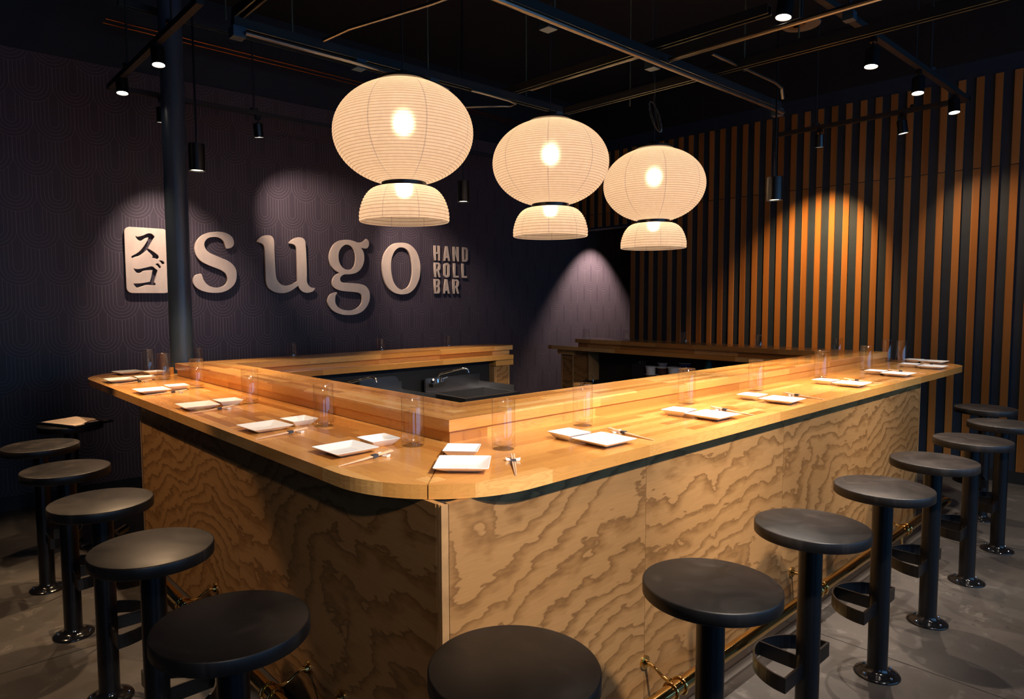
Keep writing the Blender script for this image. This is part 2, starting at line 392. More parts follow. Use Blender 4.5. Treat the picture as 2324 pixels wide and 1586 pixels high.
# slat wall: navy board, opening near the corner, slats
JT, HZ = -0.8896, 2.395
bm = B(); box(bm, 0, 0.15, -8.9, JT, 0, CEIL); box(bm, 0, 0.15, JT, 0.0, HZ, CEIL)
wr = struct(finish(bm, 'wall_right', 'navy')); wall_frame_slat(wr)
bm = B(); box(bm, -0.016, 0, -8.9, 0.0, 3.44, CEIL); finish(bm, 'black_upper_band', 'black', wr)
bm = B()
k = 0
t0 = -2.7710
for i in range(-24, 50):
    a = t0-0.1247*i; b = a-0.0515                # a = left edge of slat seen from the room
    if a > -0.02 or b < -8.7: continue
    lo = 0.10 if b < JT-0.0 and a < JT+0.001 else HZ+0.012
    if a > JT+0.001 and b < JT: lo = HZ+0.012
    box(bm, -0.018, -0.0005, b, a, lo, 3.2997)
finish(bm, 'wood_slats', 'slat', wr, bevel=0.0012)
bm = B(); box(bm, -0.004, 0.152, JT, JT+0.006, 0, HZ); box(bm, -0.006, 0.152, JT, 0, HZ-0.012, HZ+0.003)
o = struct(finish(bm, 'trim_1', 'navy')); wall_frame_slat(o)
bm = B(); box(bm, -0.014, 0.0, -8.9, JT, 0, 0.10); o = struct(finish(bm, 'baseboard_right', 'black', bevel=0.002)); wall_frame_slat(o)
# passage behind the opening
bm = B(); box(bm, 1.45, 1.6, -1.6, 0.3, 0, CEIL); o = struct(finish(bm, 'wall_passage_end', 'navy')); wall_frame_slat(o)
bm = B(); box(bm, 0.15, 1.5, JT-0.7, JT-0.6, 0, CEIL); o = struct(finish(bm, 'wall_passage_side', 'navy')); wall_frame_slat(o)
bm = B(); box(bm, 0.15, 1.5, JT-0.7, 0.3, 2.55, 2.62); o = struct(finish(bm, 'ceiling_passage', 'black')); wall_frame_slat(o)
# left wall and front wall with the shopfront windows (all behind the camera)
bm = B(); box(bm, -5.1, -4.95, -4.7, 4.7, 0, CEIL); struct(finish(bm, 'wall_left', 'navy'))
bm = B(); box(bm, -5.1, -3.4, -4.7, -4.55, 0, CEIL); box(bm, -0.8, 0.3, -4.7, -4.55, 0, CEIL); box(bm, 6.1, 8.2, -4.7, -4.55, 0, CEIL)
box(bm, -3.4, -0.8, -4.7, -4.55, 0, 0.5); box(bm, -3.4, -0.8, -4.7, -4.55, 3.0, CEIL)
box(bm, 0.3, 6.1, -4.7, -4.55, 0, 0.5); box(bm, 0.3, 6.1, -4.7, -4.55, 3.0, CEIL)
struct(finish(bm, 'wall_front', 'black'))
for n, (x0, x1, m) in enumerate(((-3.4, -0.8, 2), (0.3, 6.1, 4))):
    bm = B()
    for i in range(m+1):
        xx = x0+(x1-x0)*i/m; box(bm, xx-0.03, xx+0.03, -4.66, -4.58, 0.5, 3.0)
    box(bm, x0, x1, -4.66, -4.58, 0.5, 0.56); box(bm, x0, x1, -4.66, -4.58, 2.94, 3.0)
    struct(finish(bm, 'window_%d' % (n+1), 'blackm'))

# ------------------------------------------------------------------ the steel column
col = empty('support_column', 'tall blue-grey round steel column rising through the back left corner of the counter', 'column', (0.572, 3.605, 0))
bm = B(); lathe(bm, [(0, 0), (0.0755, 0), (0.0755, CEIL), (0, CEIL)], 48); finish(bm, 'shaft', 'column', col, True)
bm = B(); lathe(bm, [(0.0755, 1.0), (0.082, 1.0), (0.081, 1.004), (0.0755, 1.006)], 48); finish(bm, 'sealant_ring', 'edge', col, True)

# ------------------------------------------------------------------ the wall sign
def spline(pts, sub=6):
    out = []; n = len(pts)
    for i in range(n):
        p0, p1, p2, p3 = pts[i-1], pts[i], pts[(i+1) % n], pts[(i+2) % n]
        c1, c2 = p1[2], p2[2]
        m1 = (0, 0) if c1 else ((p2[0]-p0[0])/2, (p2[1]-p0[1])/2)
        m2 = (0, 0) if c2 else ((p3[0]-p1[0])/2, (p3[1]-p1[1])/2)
        if c1: m1 = (p2[0]-p1[0], p2[1]-p1[1])
        if c2: m2 = (p2[0]-p1[0], p2[1]-p1[1])
        for k in range(sub):
            t = k/sub; h1 = 2*t**3-3*t*t+1; h2 = t**3-2*t*t+t; h3 = -2*t**3+3*t*t; h4 = t**3-t*t
            out.append((h1*p1[0]+h2*m1[0]+h3*p2[0]+h4*m2[0], h1*p1[1]+h2*m1[1]+h3*p2[1]+h4*m2[1]))
    return out
def cutout(name, loops, mat, depth, off, parent=None, bev=0.0015):
    cd = bpy.data.curves.new(name, 'CURVE'); cd.dimensions = '2D'; cd.fill_mode = 'BOTH'
    cd.extrude = depth/2-bev; cd.bevel_depth = bev; cd.bevel_resolution = 1; cd.offset = -bev
    for lp in loops:
        s = cd.splines.new('POLY'); s.points.add(len(lp)-1); s.use_cyclic_u = True
        for q, p in zip(s.points, lp): q.co = (p[0], p[1], 0, 1)
    tmp = bpy.data.objects.new('tmp', cd); COL.objects.link(tmp)
    dg = bpy.context.evaluated_depsgraph_get(); dg.update()
    me = bpy.data.meshes.new_from_object(tmp.evaluated_get(dg)); bpy.data.objects.remove(tmp); bpy.data.curves.remove(cd)
    # curve plane (x, y) -> wall plane (x, z); depth goes along -y (out of the wall)
    me.transform(Matrix(((1,0,0,0), (0,0,-1,-off), (0,1,0,0), (0,0,0,1))))
    me.materials.clear(); me.materials.append(MT[mat])
    me.name = name; o = bpy.data.objects.new(name, me); COL.objects.link(o)
    if parent: o.parent = parent
    return o
SG = {"s":[[[-4.468,1.954,1],[-4.434,1.965,0],[-4.412,1.988,0],[-4.408,2.019,0],[-4.421,2.055,0],[-4.459,2.083,0],[-4.51,2.095,0],[-4.566,2.093,0],[-4.626,2.081,0],[-4.679,2.053,0],[-4.717,2.01,0],[-4.735,1.962,0],[-4.734,1.917,0],[-4.717,1.872,0],[-4.684,1.838,0],[-4.635,1.812,0],[-4.581,1.791,0],[-4.525,1.77,0],[-4.49,1.744,0],[-4.473,1.71,0],[-4.474,1.679,0],[-4.493,1.648,0],[-4.53,1.628,0],[-4.571,1.622,0],[-4.616,1.631,0],[-4.65,1.653,0],[-4.674,1.689,0],[-4.685,1.729,1],[-4.694,1.738,1],[-4.722,1.731,0],[-4.747,1.713,0],[-4.758,1.682,0],[-4.754,1.65,0],[-4.73,1.617,0],[-4.692,1.595,0],[-4.643,1.581,0],[-4.587,1.576,0],[-4.526,1.581,0],[-4.474,1.601,0],[-4.429,1.635,0],[-4.401,1.68,0],[-4.392,1.733,0],[-4.398,1.78,0],[-4.423,1.821,0],[-4.466,1.853,0],[-4.517,1.874,0],[-4.567,1.893,0],[-4.612,1.912,0],[-4.643,1.938,0],[-4.657,1.976,0],[-4.651,2.006,0],[-4.628,2.033,0],[-4.593,2.046,0],[-4.557,2.048,0],[-4.522,2.039,0],[-4.495,2.014,0],[-4.483,1.984,0],[-4.476,1.959,1]]],"u":[[[-4.206,2.035,1],[-4.186,2.057,0],[-4.149,2.082,0],[-4.11,2.091,0],[-4.076,2.088,0],[-4.054,2.067,0],[-4.047,2.033,0],[-4.046,1.968,0],[-4.044,1.848,0],[-4.04,1.751,0],[-4.033,1.707,0],[-4.014,1.675,0],[-3.986,1.653,0],[-3.945,1.645,0],[-3.898,1.654,0],[-3.862,1.671,0],[-3.832,1.688,1],[-3.832,1.744,0],[-3.831,1.855,0],[-3.832,1.966,0],[-3.839,1.999,0],[-3.859,2.02,0],[-3.889,2.027,0],[-3.905,2.029,1],[-3.907,2.037,1],[-3.876,2.064,0],[-3.84,2.083,0],[-3.804,2.09,0],[-3.768,2.083,0],[-3.748,2.059,0],[-3.743,2.015,0],[-3.739,1.914,0],[-3.738,1.774,0],[-3.74,1.701,0],[-3.731,1.662,0],[-3.707,1.636,0],[-3.676,1.627,0],[-3.66,1.628,1],[-3.66,1.617,1],[-3.683,1.594,0],[-3.72,1.582,0],[-3.751,1.58,0],[-3.787,1.591,0],[-3.813,1.616,0],[-3.826,1.645,1],[-3.852,1.627,0],[-3.9,1.596,0],[-3.953,1.579,0],[-4.011,1.577,0],[-4.067,1.592,0],[-4.112,1.625,0],[-4.13,1.673,0],[-4.133,1.749,0],[-4.135,1.846,0],[-4.136,1.953,0],[-4.141,1.99,0],[-4.157,2.011,0],[-4.181,2.021,0],[-4.206,2.029,1]]],"g":[[[-3.096,2.115,1],[-3.075,2.1,0],[-3.067,2.07,0],[-3.076,2.037,0],[-3.098,2.02,0],[-3.127,2.019,0],[-3.158,2.023,1],[-3.133,1.99,0],[-3.124,1.947,0],[-3.126,1.898,0],[-3.146,1.843,0],[-3.184,1.798,0],[-3.234,1.772,0],[-3.29,1.761,0],[-3.344,1.759,0],[-3.375,1.745,0],[-3.393,1.724,0],[-3.393,1.702,0],[-3.376,1.684,0],[-3.334,1.679,0],[-3.255,1.676,0],[-3.181,1.67,0],[-3.118,1.651,0],[-3.081,1.613,0],[-3.067,1.564,0],[-3.073,1.508,0],[-3.103,1.448,0],[-3.155,1.399,0],[-3.224,1.372,0],[-3.298,1.364,0],[-3.377,1.37,0],[-3.448,1.392,0],[-3.5,1.43,0],[-3.528,1.478,0],[-3.53,1.515,0],[-3.509,1.558,0],[-3.473,1.579,0],[-3.435,1.588,1],[-3.429,1.579,1],[-3.444,1.558,0],[-3.452,1.52,0],[-3.449,1.483,0],[-3.423,1.445,0],[-3.376,1.421,0],[-3.321,1.412,0],[-3.26,1.414,0],[-3.204,1.438,0],[-3.166,1.476,0],[-3.154,1.52,0],[-3.161,1.558,0],[-3.189,1.58,0],[-3.238,1.589,0],[-3.311,1.593,0],[-3.384,1.601,0],[-3.437,1.616,0],[-3.472,1.645,0],[-3.478,1.685,0],[-3.467,1.722,0],[-3.44,1.752,0],[-3.398,1.773,1],[-3.451,1.799,0],[-3.488,1.843,0],[-3.504,1.896,0],[-3.503,1.943,0],[-3.484,1.996,0],[-3.451,2.045,0],[-3.403,2.077,0],[-3.343,2.092,0],[-3.283,2.094,0],[-3.228,2.083,0],[-3.197,2.074,0],[-3.16,2.077,0],[-3.128,2.089,0],[-3.109,2.106,0]],[[-3.317,2.047,0],[-3.356,2.031,0],[-3.39,1.995,0],[-3.406,1.947,0],[-3.404,1.894,0],[-3.384,1.846,0],[-3.349,1.815,0],[-3.31,1.806,0],[-3.264,1.815,0],[-3.233,1.851,0],[-3.22,1.905,0],[-3.221,1.96,0],[-3.239,2.005,0],[-3.272,2.035,0]]],"o":[[[-2.69,2.098,0],[-2.772,2.085,0],[-2.839,2.042,0],[-2.893,1.973,0],[-2.916,1.888,0],[-2.916,1.799,0],[-2.895,1.71,0],[-2.853,1.637,0],[-2.787,1.587,0],[-2.713,1.568,0],[-2.658,1.568,0],[-2.588,1.584,0],[-2.517,1.64,0],[-2.466,1.728,0],[-2.448,1.822,0],[-2.456,1.915,0],[-2.487,2.001,0],[-2.539,2.059,0],[-2.608,2.093,0]],[[-2.691,2.049,0],[-2.739,2.033,0],[-2.78,1.989,0],[-2.807,1.92,0],[-2.814,1.847,0],[-2.807,1.768,0],[-2.785,1.695,0],[-2.745,1.644,0],[-2.698,1.618,0],[-2.657,1.62,0],[-2.608,1.645,0],[-2.572,1.703,0],[-2.553,1.779,0],[-2.552,1.866,0],[-2.565,1.946,0],[-2.595,2.008,0],[-2.636,2.04,0]]],"plaque":[[[-5.183,2.024,1],[-5.165,2.017,0],[-5.125,2.03,0],[-5.099,2.044,0],[-5.074,2.048,0],[-5.059,2.042,0],[-5.044,2.026,1],[-5.047,2.015,0],[-5.066,1.982,0],[-5.096,1.929,1],[-5.066,1.911,0],[-5.034,1.888,0],[-5.019,1.87,0],[-5.019,1.853,0],[-5.028,1.847,1],[-5.071,1.856,1],[-5.063,1.862,1],[-5.067,1.876,0],[-5.104,1.915,1],[-5.119,1.901,0],[-5.155,1.872,0],[-5.19,1.858,0],[-5.209,1.849,0],[-5.217,1.854,0],[-5.215,1.863,0],[-5.189,1.879,0],[-5.154,1.907,0],[-5.123,1.947,0],[-5.101,1.985,0],[-5.089,2.014,1],[-5.105,2.012,0],[-5.126,1.998,0],[-5.143,1.987,0],[-5.161,1.99,0],[-5.177,2.005,0]],[[-5.018,1.834,1],[-5.0,1.836,0],[-4.982,1.828,0],[-4.976,1.816,0],[-4.983,1.807,0],[-4.996,1.81,0],[-5.005,1.824,0]],[[-5.046,1.806,1],[-5.026,1.812,0],[-5.014,1.799,0],[-5.004,1.785,0],[-5.008,1.776,0],[-5.017,1.775,0],[-5.027,1.79,0]],[[-5.207,1.769,1],[-5.179,1.762,0],[-5.144,1.768,0],[-5.104,1.779,0],[-5.071,1.787,0],[-5.051,1.773,0],[-5.03,1.756,1],[-5.04,1.721,0],[-5.051,1.688,0],[-5.06,1.661,1],[-5.049,1.65,0],[-5.052,1.639,0],[-5.058,1.636,1],[-5.089,1.638,0],[-5.119,1.638,0],[-5.149,1.627,0],[-5.184,1.617,0],[-5.199,1.627,0],[-5.211,1.645,1],[-5.211,1.649,1],[-5.178,1.649,0],[-5.138,1.654,0],[-5.09,1.664,1],[-5.079,1.704,0],[-5.069,1.753,0],[-5.07,1.757,1],[-5.104,1.755,0],[-5.135,1.749,0],[-5.155,1.735,0],[-5.178,1.732,0],[-5.194,1.745,0]]]}
for ch, loops in (('s', SG['s']), ('u', SG['u']), ('g', SG['g']), ('o', SG['o'])):
    o = cutout('sign_letter', [spline(l) for l in loops], 'sign', 0.022, 0.026)
    wall_frame_sign(o)
    tag(o, {'s': 'large bronze lowercase letter S on the patterned wall, beside the column', 'u': 'large bronze lowercase letter U on the patterned wall',
            'g': 'large bronze lowercase letter G with a looped tail on the patterned wall', 'o': 'large bronze lowercase letter O on the patterned wall'}[ch], 'letter', 'large letters of the wall sign')
x0, x1, z0, z1, r = -5.262, -4.942, 1.573, 2.0905, 0.042
rr = arc(x1-r, z1-r, r, 0, 90, 8)+arc(x0+r, z1-r, r, 90, 180, 8)+arc(x0+r, z0+r, r, 180, 270, 8)+arc(x1-r, z0+r, r, 270, 360, 8)
o = cutout('sign_plaque', [rr]+[spline(l, 4) for l in SG['plaque']], 'sign', 0.022, 0.026); wall_frame_sign(o)
tag(o, 'rounded bronze plaque with two cut-out katakana characters, left of the column', 'sign')
def glyph(ch):
    a, b = 0.34, 0.135                      # stem width, bar height in a 0..1 box
    def ring(inset_x, inset_y, r0, flat_left=False):
        X0, X1, Y0, Y1 = inset_x, 1-inset_x, inset_y, 1-inset_y
        rx = min(r0, (X1-X0)/2); ry = rx*0.42; pts = []
        for cx, cy, A0 in ((X1-rx, Y1-ry, 0), (X0+rx, Y1-ry, 90), (X0+rx, Y0+ry, 180), (X1-rx, Y0+ry, 270)):
            if flat_left and A0 in (90, 180): pts.append((X0, Y1 if A0 == 90 else Y0)); continue
            for i in range(7):
                t = math.radians(A0+15*i); pts.append((cx+rx*math.cos(t), cy+ry*math.sin(t)))
        return pts
    if ch == 'H': return [[(0,0),(a,0),(a,.44),(1-a,.44),(1-a,0),(1,0),(1,1),(1-a,1),(1-a,.57),(a,.57),(a,1),(0,1)]]
    if ch == 'A': return [[(0,0),(.30,0),(.36,.20),(.64,.20),(.70,0),(1,0),(.66,1),(.34,1)], [(.41,.33),(.50,.64),(.59,.33)]]
    if ch == 'N': return [[(0,0),(.32,0),(.32,.62),(.68,0),(1,0),(1,1),(.68,1),(.68,.40),(.32,1),(0,1)]]
    if ch == 'D': return [ring(0, 0, .5, True), [(x*(1-2*a)+a, y*(1-2*b)+b) for x, y in ring(0, 0, .45, True)]]
    if ch == 'O': return [ring(0, 0, .5), [(x*(1-2*a)+a, y*(1-2*b)+b) for x, y in ring(0, 0, .5)]]
    if ch == 'L': return [[(0,0),(1,0),(1,b),(.40,b),(.40,1),(0,1)]]
    if ch == 'R': return [[(0,0),(a,0),(a,.41),(.44,.41),(.68,0),(1,0),(.76,.45),(.93,.53),(1,.63),(1,.82),(.93,.93),(.72,1),(0,1)], [(a,.54),(a,.87),(.55,.87),(.64,.82),(.64,.60),(.55,.54)]]
    if ch == 'B': return [[(0,0),(.72,0),(.93,.06),(1,.16),(1,.38),(.92,.48),(.84,.52),(.95,.60),(1,.68),(1,.84),(.93,.94),(.72,1),(0,1)], [(a,.57),(a,.87),(.56,.87),(.65,.82),(.65,.62),(.56,.57)], [(a,.13),(a,.44),(.56,.44),(.65,.39),(.65,.18),(.56,.13)]]
for ch, a0, a1, b0, b1, word in (('H',-2.26,-2.179,1.932,2.092,'HAND'),('A',-2.135,-2.043,1.932,2.092,'HAND'),('N',-2.001,-1.919,1.932,2.092,'HAND'),('D',-1.868,-1.79,1.932,2.092,'HAND'),
        ('R',-2.26,-2.176,1.753,1.911,'ROLL'),('O',-2.131,-2.049,1.751,1.912,'ROLL'),('L',-1.997,-1.926,1.753,1.911,'ROLL'),('L',-1.878,-1.806,1.753,1.911,'ROLL'),
        ('B',-2.262,-2.184,1.577,1.734,'BAR'),('A',-2.143,-2.052,1.577,1.734,'BAR'),('R',-2.008,-1.922,1.577,1.734,'BAR')):
    o = cutout('sign_letter', [[(a0+x*(a1-a0), b0+y*(b1-b0)) for x, y in lp] for lp in glyph(ch)], 'sign', 0.016, 0.018, bev=0.0008); wall_frame_sign(o)
    lab = 'small bronze capital %s of the word %s in the wall sign' % (ch, word)
    if ch == 'L': lab = 'small bronze capital L of the word ROLL, %s' % ('next to the O' if a0 < -1.95 else 'last letter of the word')
    tag(o, lab, 'letter', 'small letters of the wall sign')

# ------------------------------------------------------------------ the bar
SL, ST = 0.959, 1.0
A_ = 0.41
ct = empty('butcher_block_counter', 'glossy butcher block counter top running round all four sides of the bar', 'counter', (0, 0, 0))
s2 = 0.29289*A_; g = 0.0012; YB, XR, RR = 4.05, 5.17, 0.27; s3 = 0.29289*RR
lf = [(x, y) for x, y in arc(A_, A_, A_, 225, 180, 14)]+arc(A_, YB-A_, A_, 180, 135, 14)+[(0.81, 3.13), (0.81, 0.81)]
lf = [(x-(g if i in (0, len(lf)-1) else 0), y+(g if i in (0, len(lf)-1) else 0)) for i, (x, y) in enumerate(lf)]
rt = arc(A_, A_, A_, 225, 270, 14)+arc(XR-RR, RR, RR, 270, 315, 10)+[(4.54, 0.81), (0.81, 0.81)]
rt = [(x+(g if i in (0, len(rt)-1) else 0), y-(g if i in (0, len(rt)-1) else 0)) for i, (x, y) in enumerate(rt)]
bl = arc(A_, YB-A_, A_, 135, 90, 14)+[(3.355, YB), (3.355, 3.13), (0.811, 3.13)]
br = arc(XR-RR, RR, RR, 315, 360, 10)+[(XR, 3.80), (4.54, 3.80), (4.54, 0.811)]
for nm, pts, m in (('left_counter_board', lf, 'buty'), ('right_counter_board', rt, 'butx'), ('back_counter_board', bl, 'butx'), ('far_counter_board', br, 'buty')):
    bm = B(); prism(bm, pts, SL, ST); finish(bm, nm, m, ct, bevel=0.0025)
bm = B(); box(bm, 0.0, 0.0, 0, 0, 0, 0) if False else None; bm.free()
# raised ledge: riser strips under cap boards
lg = empty('raised_ledge', 'raised butcher block ledge standing on the inner side of the counter', 'ledge', (0, 0, 1.0))
def quad(bm, pts, z0, z1): prism(bm, pts, z0, z1)
O0, I0 = 0.493, 0.782; OX, IX, OY, IY = 4.90, 4.58, 3.50, 3.19
caps = (('cap_board', 'buty', [(O0,O0),(O0,OY),(I0,IY),(I0,I0)]), ('cap_board', 'butx', [(O0,O0),(I0,I0),(IX,I0),(OX,O0)]),
        ('cap_board', 'butx', [(O0,OY),(3.402,OY),(3.402,IY),(I0,IY)]), ('cap_board', 'buty', [(OX,O0),(IX,I0),(IX,3.44),(OX,3.44)]))
for nm, m, pts in caps:
    bm = B(); prism(bm, pts, 0.042, 0.084); o = finish(bm, nm, MT[m], lg, bevel=0.0022)
e, q = 0.010, 0.028
ris = (('riser_board', 'buty', [(O0+e,O0+e),(O0+e,OY-e),(I0-q,IY+q),(I0-q,I0-q)]), ('riser_board', 'butx', [(O0+e,O0+e),(I0-q,I0-q),(IX+q,I0-q),(OX-e,O0+e)]),
       ('riser_board', 'butx', [(O0+e,OY-e),(3.385,OY-e),(3.385,IY+q),(I0-q,IY+q)]), ('riser_board', 'buty', [(OX-e,O0+e),(IX+q,I0-q),(IX+q,3.42),(OX-e,3.42)]))
for nm, m, pts in ris:
    bm = B(); prism(bm, pts, 0.0, 0.042); finish(bm, nm, MT[m], lg, bevel=0.0012)
# base cabinets clad with plywood
bb = empty('plywood_bar_base', 'figured plywood cladding and base under the whole bar counter', 'bar base', (0, 0, 0))
DX, DY, th = 0.112, 0.05, 0.018; ZT = SL-0.001
bb['label'] = 'figured plywood bar front and base carrying the counter'
rx = [0.137, 1.044, 2.139, 3.205, 4.120]
for a, b in zip(rx[:-1], rx[1:]):
    bm = B(); box(bm, a+0.001, b-0.001, DY, DY+th, 0.012, ZT); finish(bm, 'right_front_panel', 'plyx', bb, bevel=0.0008)
ly = [0.075, 1.468, 2.890]
for a, b in zip(ly[:-1], ly[1:]):
    bm = B(); box(bm, DX, DX+th, a+0.001, b-0.001, 0.012, ZT); finish(bm, 'left_front_panel', 'plyy', bb, bevel=0.0008)
bm = B()   # corner post: two oak strips meeting at a dark reveal
box(bm, DX, 0.136, DY, 0.0545, 0.0, ZT); box(bm, DX+0.003, 0.130, 0.0545, 0.0605, 0, ZT); box(bm, DX, 0.130, 0.0605, 0.0655, 0.0, ZT); box(bm, DX+0.003, 0.130, 0.0655, 0.074, 0, ZT)
finish(bm, 'corner_post', 'edge', bb, bevel=0.0012)
bm = B(); box(bm, 4.121, 4.137, DY-0.004, 0.40, 0, ZT); finish(bm, 'right_end_trim', 'edge', bb, bevel=0.001)
bm = B(); box(bm, DX-0.004, 0.40, 2.891, 2.907, 0, ZT); finish(bm, 'left_end_trim', 'edge', bb, bevel=0.001)
bm = B()
box(bm, DX+th, 0.74, DY+th, 2.89, 0.01, 0.955); box(bm, 0.74, 4.12, DY+th, 0.74, 0.01, 0.955)
finish(bm, 'dark_carcass', 'black', bb)
bm = B(); box(bm, 0.45, 3.15, 3.24, 3.56, 0.0, 0.955); finish(bm, 'black_back_panel', 'black', bb)
bm = B(); box(bm, 4.78, 4.83, 0.70, 3.27, 0.0, 0.955); box(bm, 4.60, 4.83, 0.75, 3.27, 0.62, 0.64); box(bm, 4.60, 4.83, 0.75, 3.27, 0.0, 0.05)
finish(bm, 'open_black_shelving', 'black', bb)
bm = B(); box(bm, 3.176, 3.322, 3.170, 3.178, 0, 0.902); finish(bm, 'inner_end_panel', 'plyx', bb, bevel=0.0008)
bm = B()
for a in (3.160, 3.322): box(bm, a, a+0.014, 3.166, 3.186, 0, 0.902)
box(bm, 3.150, 3.160, 3.172, 3.58, 0, 0.902); box(bm, 3.336, 3.343, 3.172, 3.58, 0, 0.902)
finish(bm, 'inner_end_trim', 'edge', bb, bevel=0.001)
bm = B(); box(bm, 3.152, 3.372, 3.150, 3.58, 0.905, 0.956); finish(bm, 'cap_block', 'butx', bb, bevel=0.002)
bm = B(); box(bm, 4.612, 4.82, 3.50, 3.66, 0, 0.90); finish(bm, 'far_end_pilaster', 'plyy', bb, bevel=0.001)
bm = B(); box(bm, 4.585, 4.84, 3.475, 3.70, 0.905, 0.956); finish(bm, 'cap_block', 'buty', bb, bevel=0.002)
bm = B(); box(bm, 4.604, 4.62, 3.492, 3.506, 0, 0.90); box(bm, 4.604, 4.62, 3.648, 3.662, 0, 0.90); box(bm, 4.618, 4.80, 3.272, 3.288, 0, 0.955)
finish(bm, 'far_end_trim', 'edge', bb, bevel=0.001)
bm = B(); box(bm, 4.630, 4.80, 3.288, 3.50, 0, 0.955); finish(bm, 'far_side_panel', 'plyy', bb)

# brass foot rail with its brackets
fr = empty('foot_rail', 'polished brass foot rail running low along both fronts of the bar', 'foot rail', (0, 0, 0))
ZR, YR, XL = 0.135, -0.082, -0.028
bm = B()
pts = [(4.31, YR, ZR)]+[(x, YR, ZR) for x in (3, 2, 1, 0.3)]+[(XL+0.10+0.10*math.cos(t), YR+0.10+0.10*math.sin(t), ZR) for t in [math.radians(270-15*i) for i in range(0, 7)]]+[(XL, y, ZR) for y in (0.5, 1.5, 2.5, 3.02)]
pts += [(XL+0.08, 3.10, ZR), (1.2, 3.10, ZR)][:1]
tube(bm, pts, 0.0255, 20); finish(bm, 'rail_tube', 'brass', fr, True)
bm = B(); lathe(bm, [(0, 0), (0.027, 0), (0.029, 0.01), (0.027, 0.03), (0.018, 0.042), (0, 0.046)], 20)
bmesh.ops.rotate(bm, verts=bm.verts, cent=(0,0,0), matrix=Matrix.Rotation(PI/2, 3, 'Y')); bmesh.ops.translate(bm, verts=bm.verts, vec=(4.30, YR, ZR))
finish(bm, 'end_cap', 'brass', fr, True)
def bracket(pos, along):
    bm = B()
    if along == 'x': T = lambda d, s, z: (pos+s, DY-d, z)        # d = distance out of the panel
    else: T = lambda d, s, z: (DX-d, pos+s, z)
    D = 0.132 if along == 'x' else 0.140
    n = [T(0.0, 0, 0.178), T(0.006, 0, 0.178), T(0.0061, 0, 0.178), T(0.016, 0, 0.178)]
    tube(bm, n, [0.026, 0.026, 0.016, 0.013], 20)
    arm = [T(0.010, 0, 0.178), T(0.03, 0, 0.180), T(0.052, 0, 0.172), T(0.075, 0, 0.158), T(0.10, 0, 0.150), T(D-0.02, 0, 0.155)]
    tube(bm, arm, [0.008, 0.007, 0.0055, 0.006, 0.008, 0.010], 12)
    leg = [T(D-0.018, 0.0, 0.115), T(D-0.015, 0, 0.07), T(D-0.010, 0, 0.02), T(D-0.006, 0, 0.006), T(D-0.004, 0, 0.0)]
    tube(bm, leg, [0.016, 0.009, 0.006, 0.010, 0.018], 12)
    for s in (-0.028, 0.028):
        ring = [T(D+0.030*math.cos(t), s, ZR+0.030*math.sin(t)) for t in [2*PI*i/20 for i in range(20)]]
        tube(bm, ring, 0.0042, 8, closed=True)
    finish(bm, 'rail_bracket', 'brass', fr, True)
for x in (0.74, 1.045, 2.257, 3.47): bracket(x, 'x')
for y in (0.60, 0.845, 1.76, 2.66): bracket(y, 'y')
# ------------------------------------------------------------------ bar stools
def make_stool(label):
    t = empty('bar_stool', label, 'bar stool', (0, 0, 0), 0, 'black round stools around the bar')
    H, R = 0.767, 0.1755
    bm = B(); lathe(bm, [(0, H-0.036), (R-0.003, H-0.036), (R, H-0.033), (R, H-0.004), (R-0.0012, H-0.0012), (R-0.004, H), (0, H)], 64)
    finish(bm, 'seat', 'seat', t, True, auto=50)
    bm = B(); lathe(bm, [(0, 0.01), (0.0365, 0.01), (0.0365, H-0.04), (0, H-0.04)], 32); lathe(bm, [(0.075, H-0.040), (0.075, H-0.036), (0, H-0.036), (0, H-0.040)], 24)
    finish(bm, 'pedestal', 'blackm', t, True)
    bm = B(); lathe(bm, [(0, 0), (0.083, 0), (0.084, 0.003), (0.081, 0.008), (0.064, 0.013), (0.050, 0.017), (0.040, 0.024), (0.0365, 0.034), (0, 0.034)], 48)
    finish(bm, 'floor_flange', 'blackg', t, True, auto=60)
    for k in range(4):
        a = math.radians(45+90*k+20); x, y = 0.066*math.cos(a), 0.066*math.sin(a)
        bm = B(); lathe(bm, [(0, 0), (0.0055, 0), (0.0055, 0.005), (0.0035, 0.0075), (0, 0.008)], 12)
        finish(bm, 'bolt', 'bolt', t, True, loc=(x, y, 0.012))
    # half-round foot rest open towards the room, flat bar 5 cm high
    bm = B(); Rf, z0, z1 = 0.170, 0.258, 0.308
    outer = [(Rf*math.cos(a), Rf*math.sin(a)) for a in [PI*i/32 for i in range(33)]]
    inner = [((Rf-0.006)*math.cos(a), (Rf-0.006)*math.sin(a)) for a in [PI*i/32 for i in range(33)]]
    for i in range(32): prism(bm, [outer[i], outer[i+1], inner[i+1], inner[i]], z0, z1)
    bmesh.ops.remove_doubles(bm, verts=bm.verts, dist=1e-5)
    finish(bm, 'foot_ring', 'blackm', t, True)
    bm = B(); box(bm, -Rf, Rf, -0.003, 0.004, z0, z1); finish(bm, 'foot_cross_bar', 'blackm', t)
    bm = B(); box(bm, -0.003, 0.003, 0.02, Rf-0.004, z0, z1); finish(bm, 'foot_strut', 'blackm', t)
    return t
OR = ['nearest the front corner', 'second from the front corner', 'third from the front corner', 'fourth from the front corner', 'fifth from the front corner', 'sixth from the front corner', 'last before the slatted wall']
spots = [(-0.055, -0.402, -45, 'black round bar stool standing at the rounded front corner of the bar')]
for i, (x, y) in enumerate(((0.604,-0.461), (1.2625,-0.443), (1.930,-0.443), (2.579,-0.443), (3.248,-0.443), (3.919,-0.443))):
    spots.append((x, y, 0, 'black round bar stool on the right side of the bar, %s' % OR[i]))
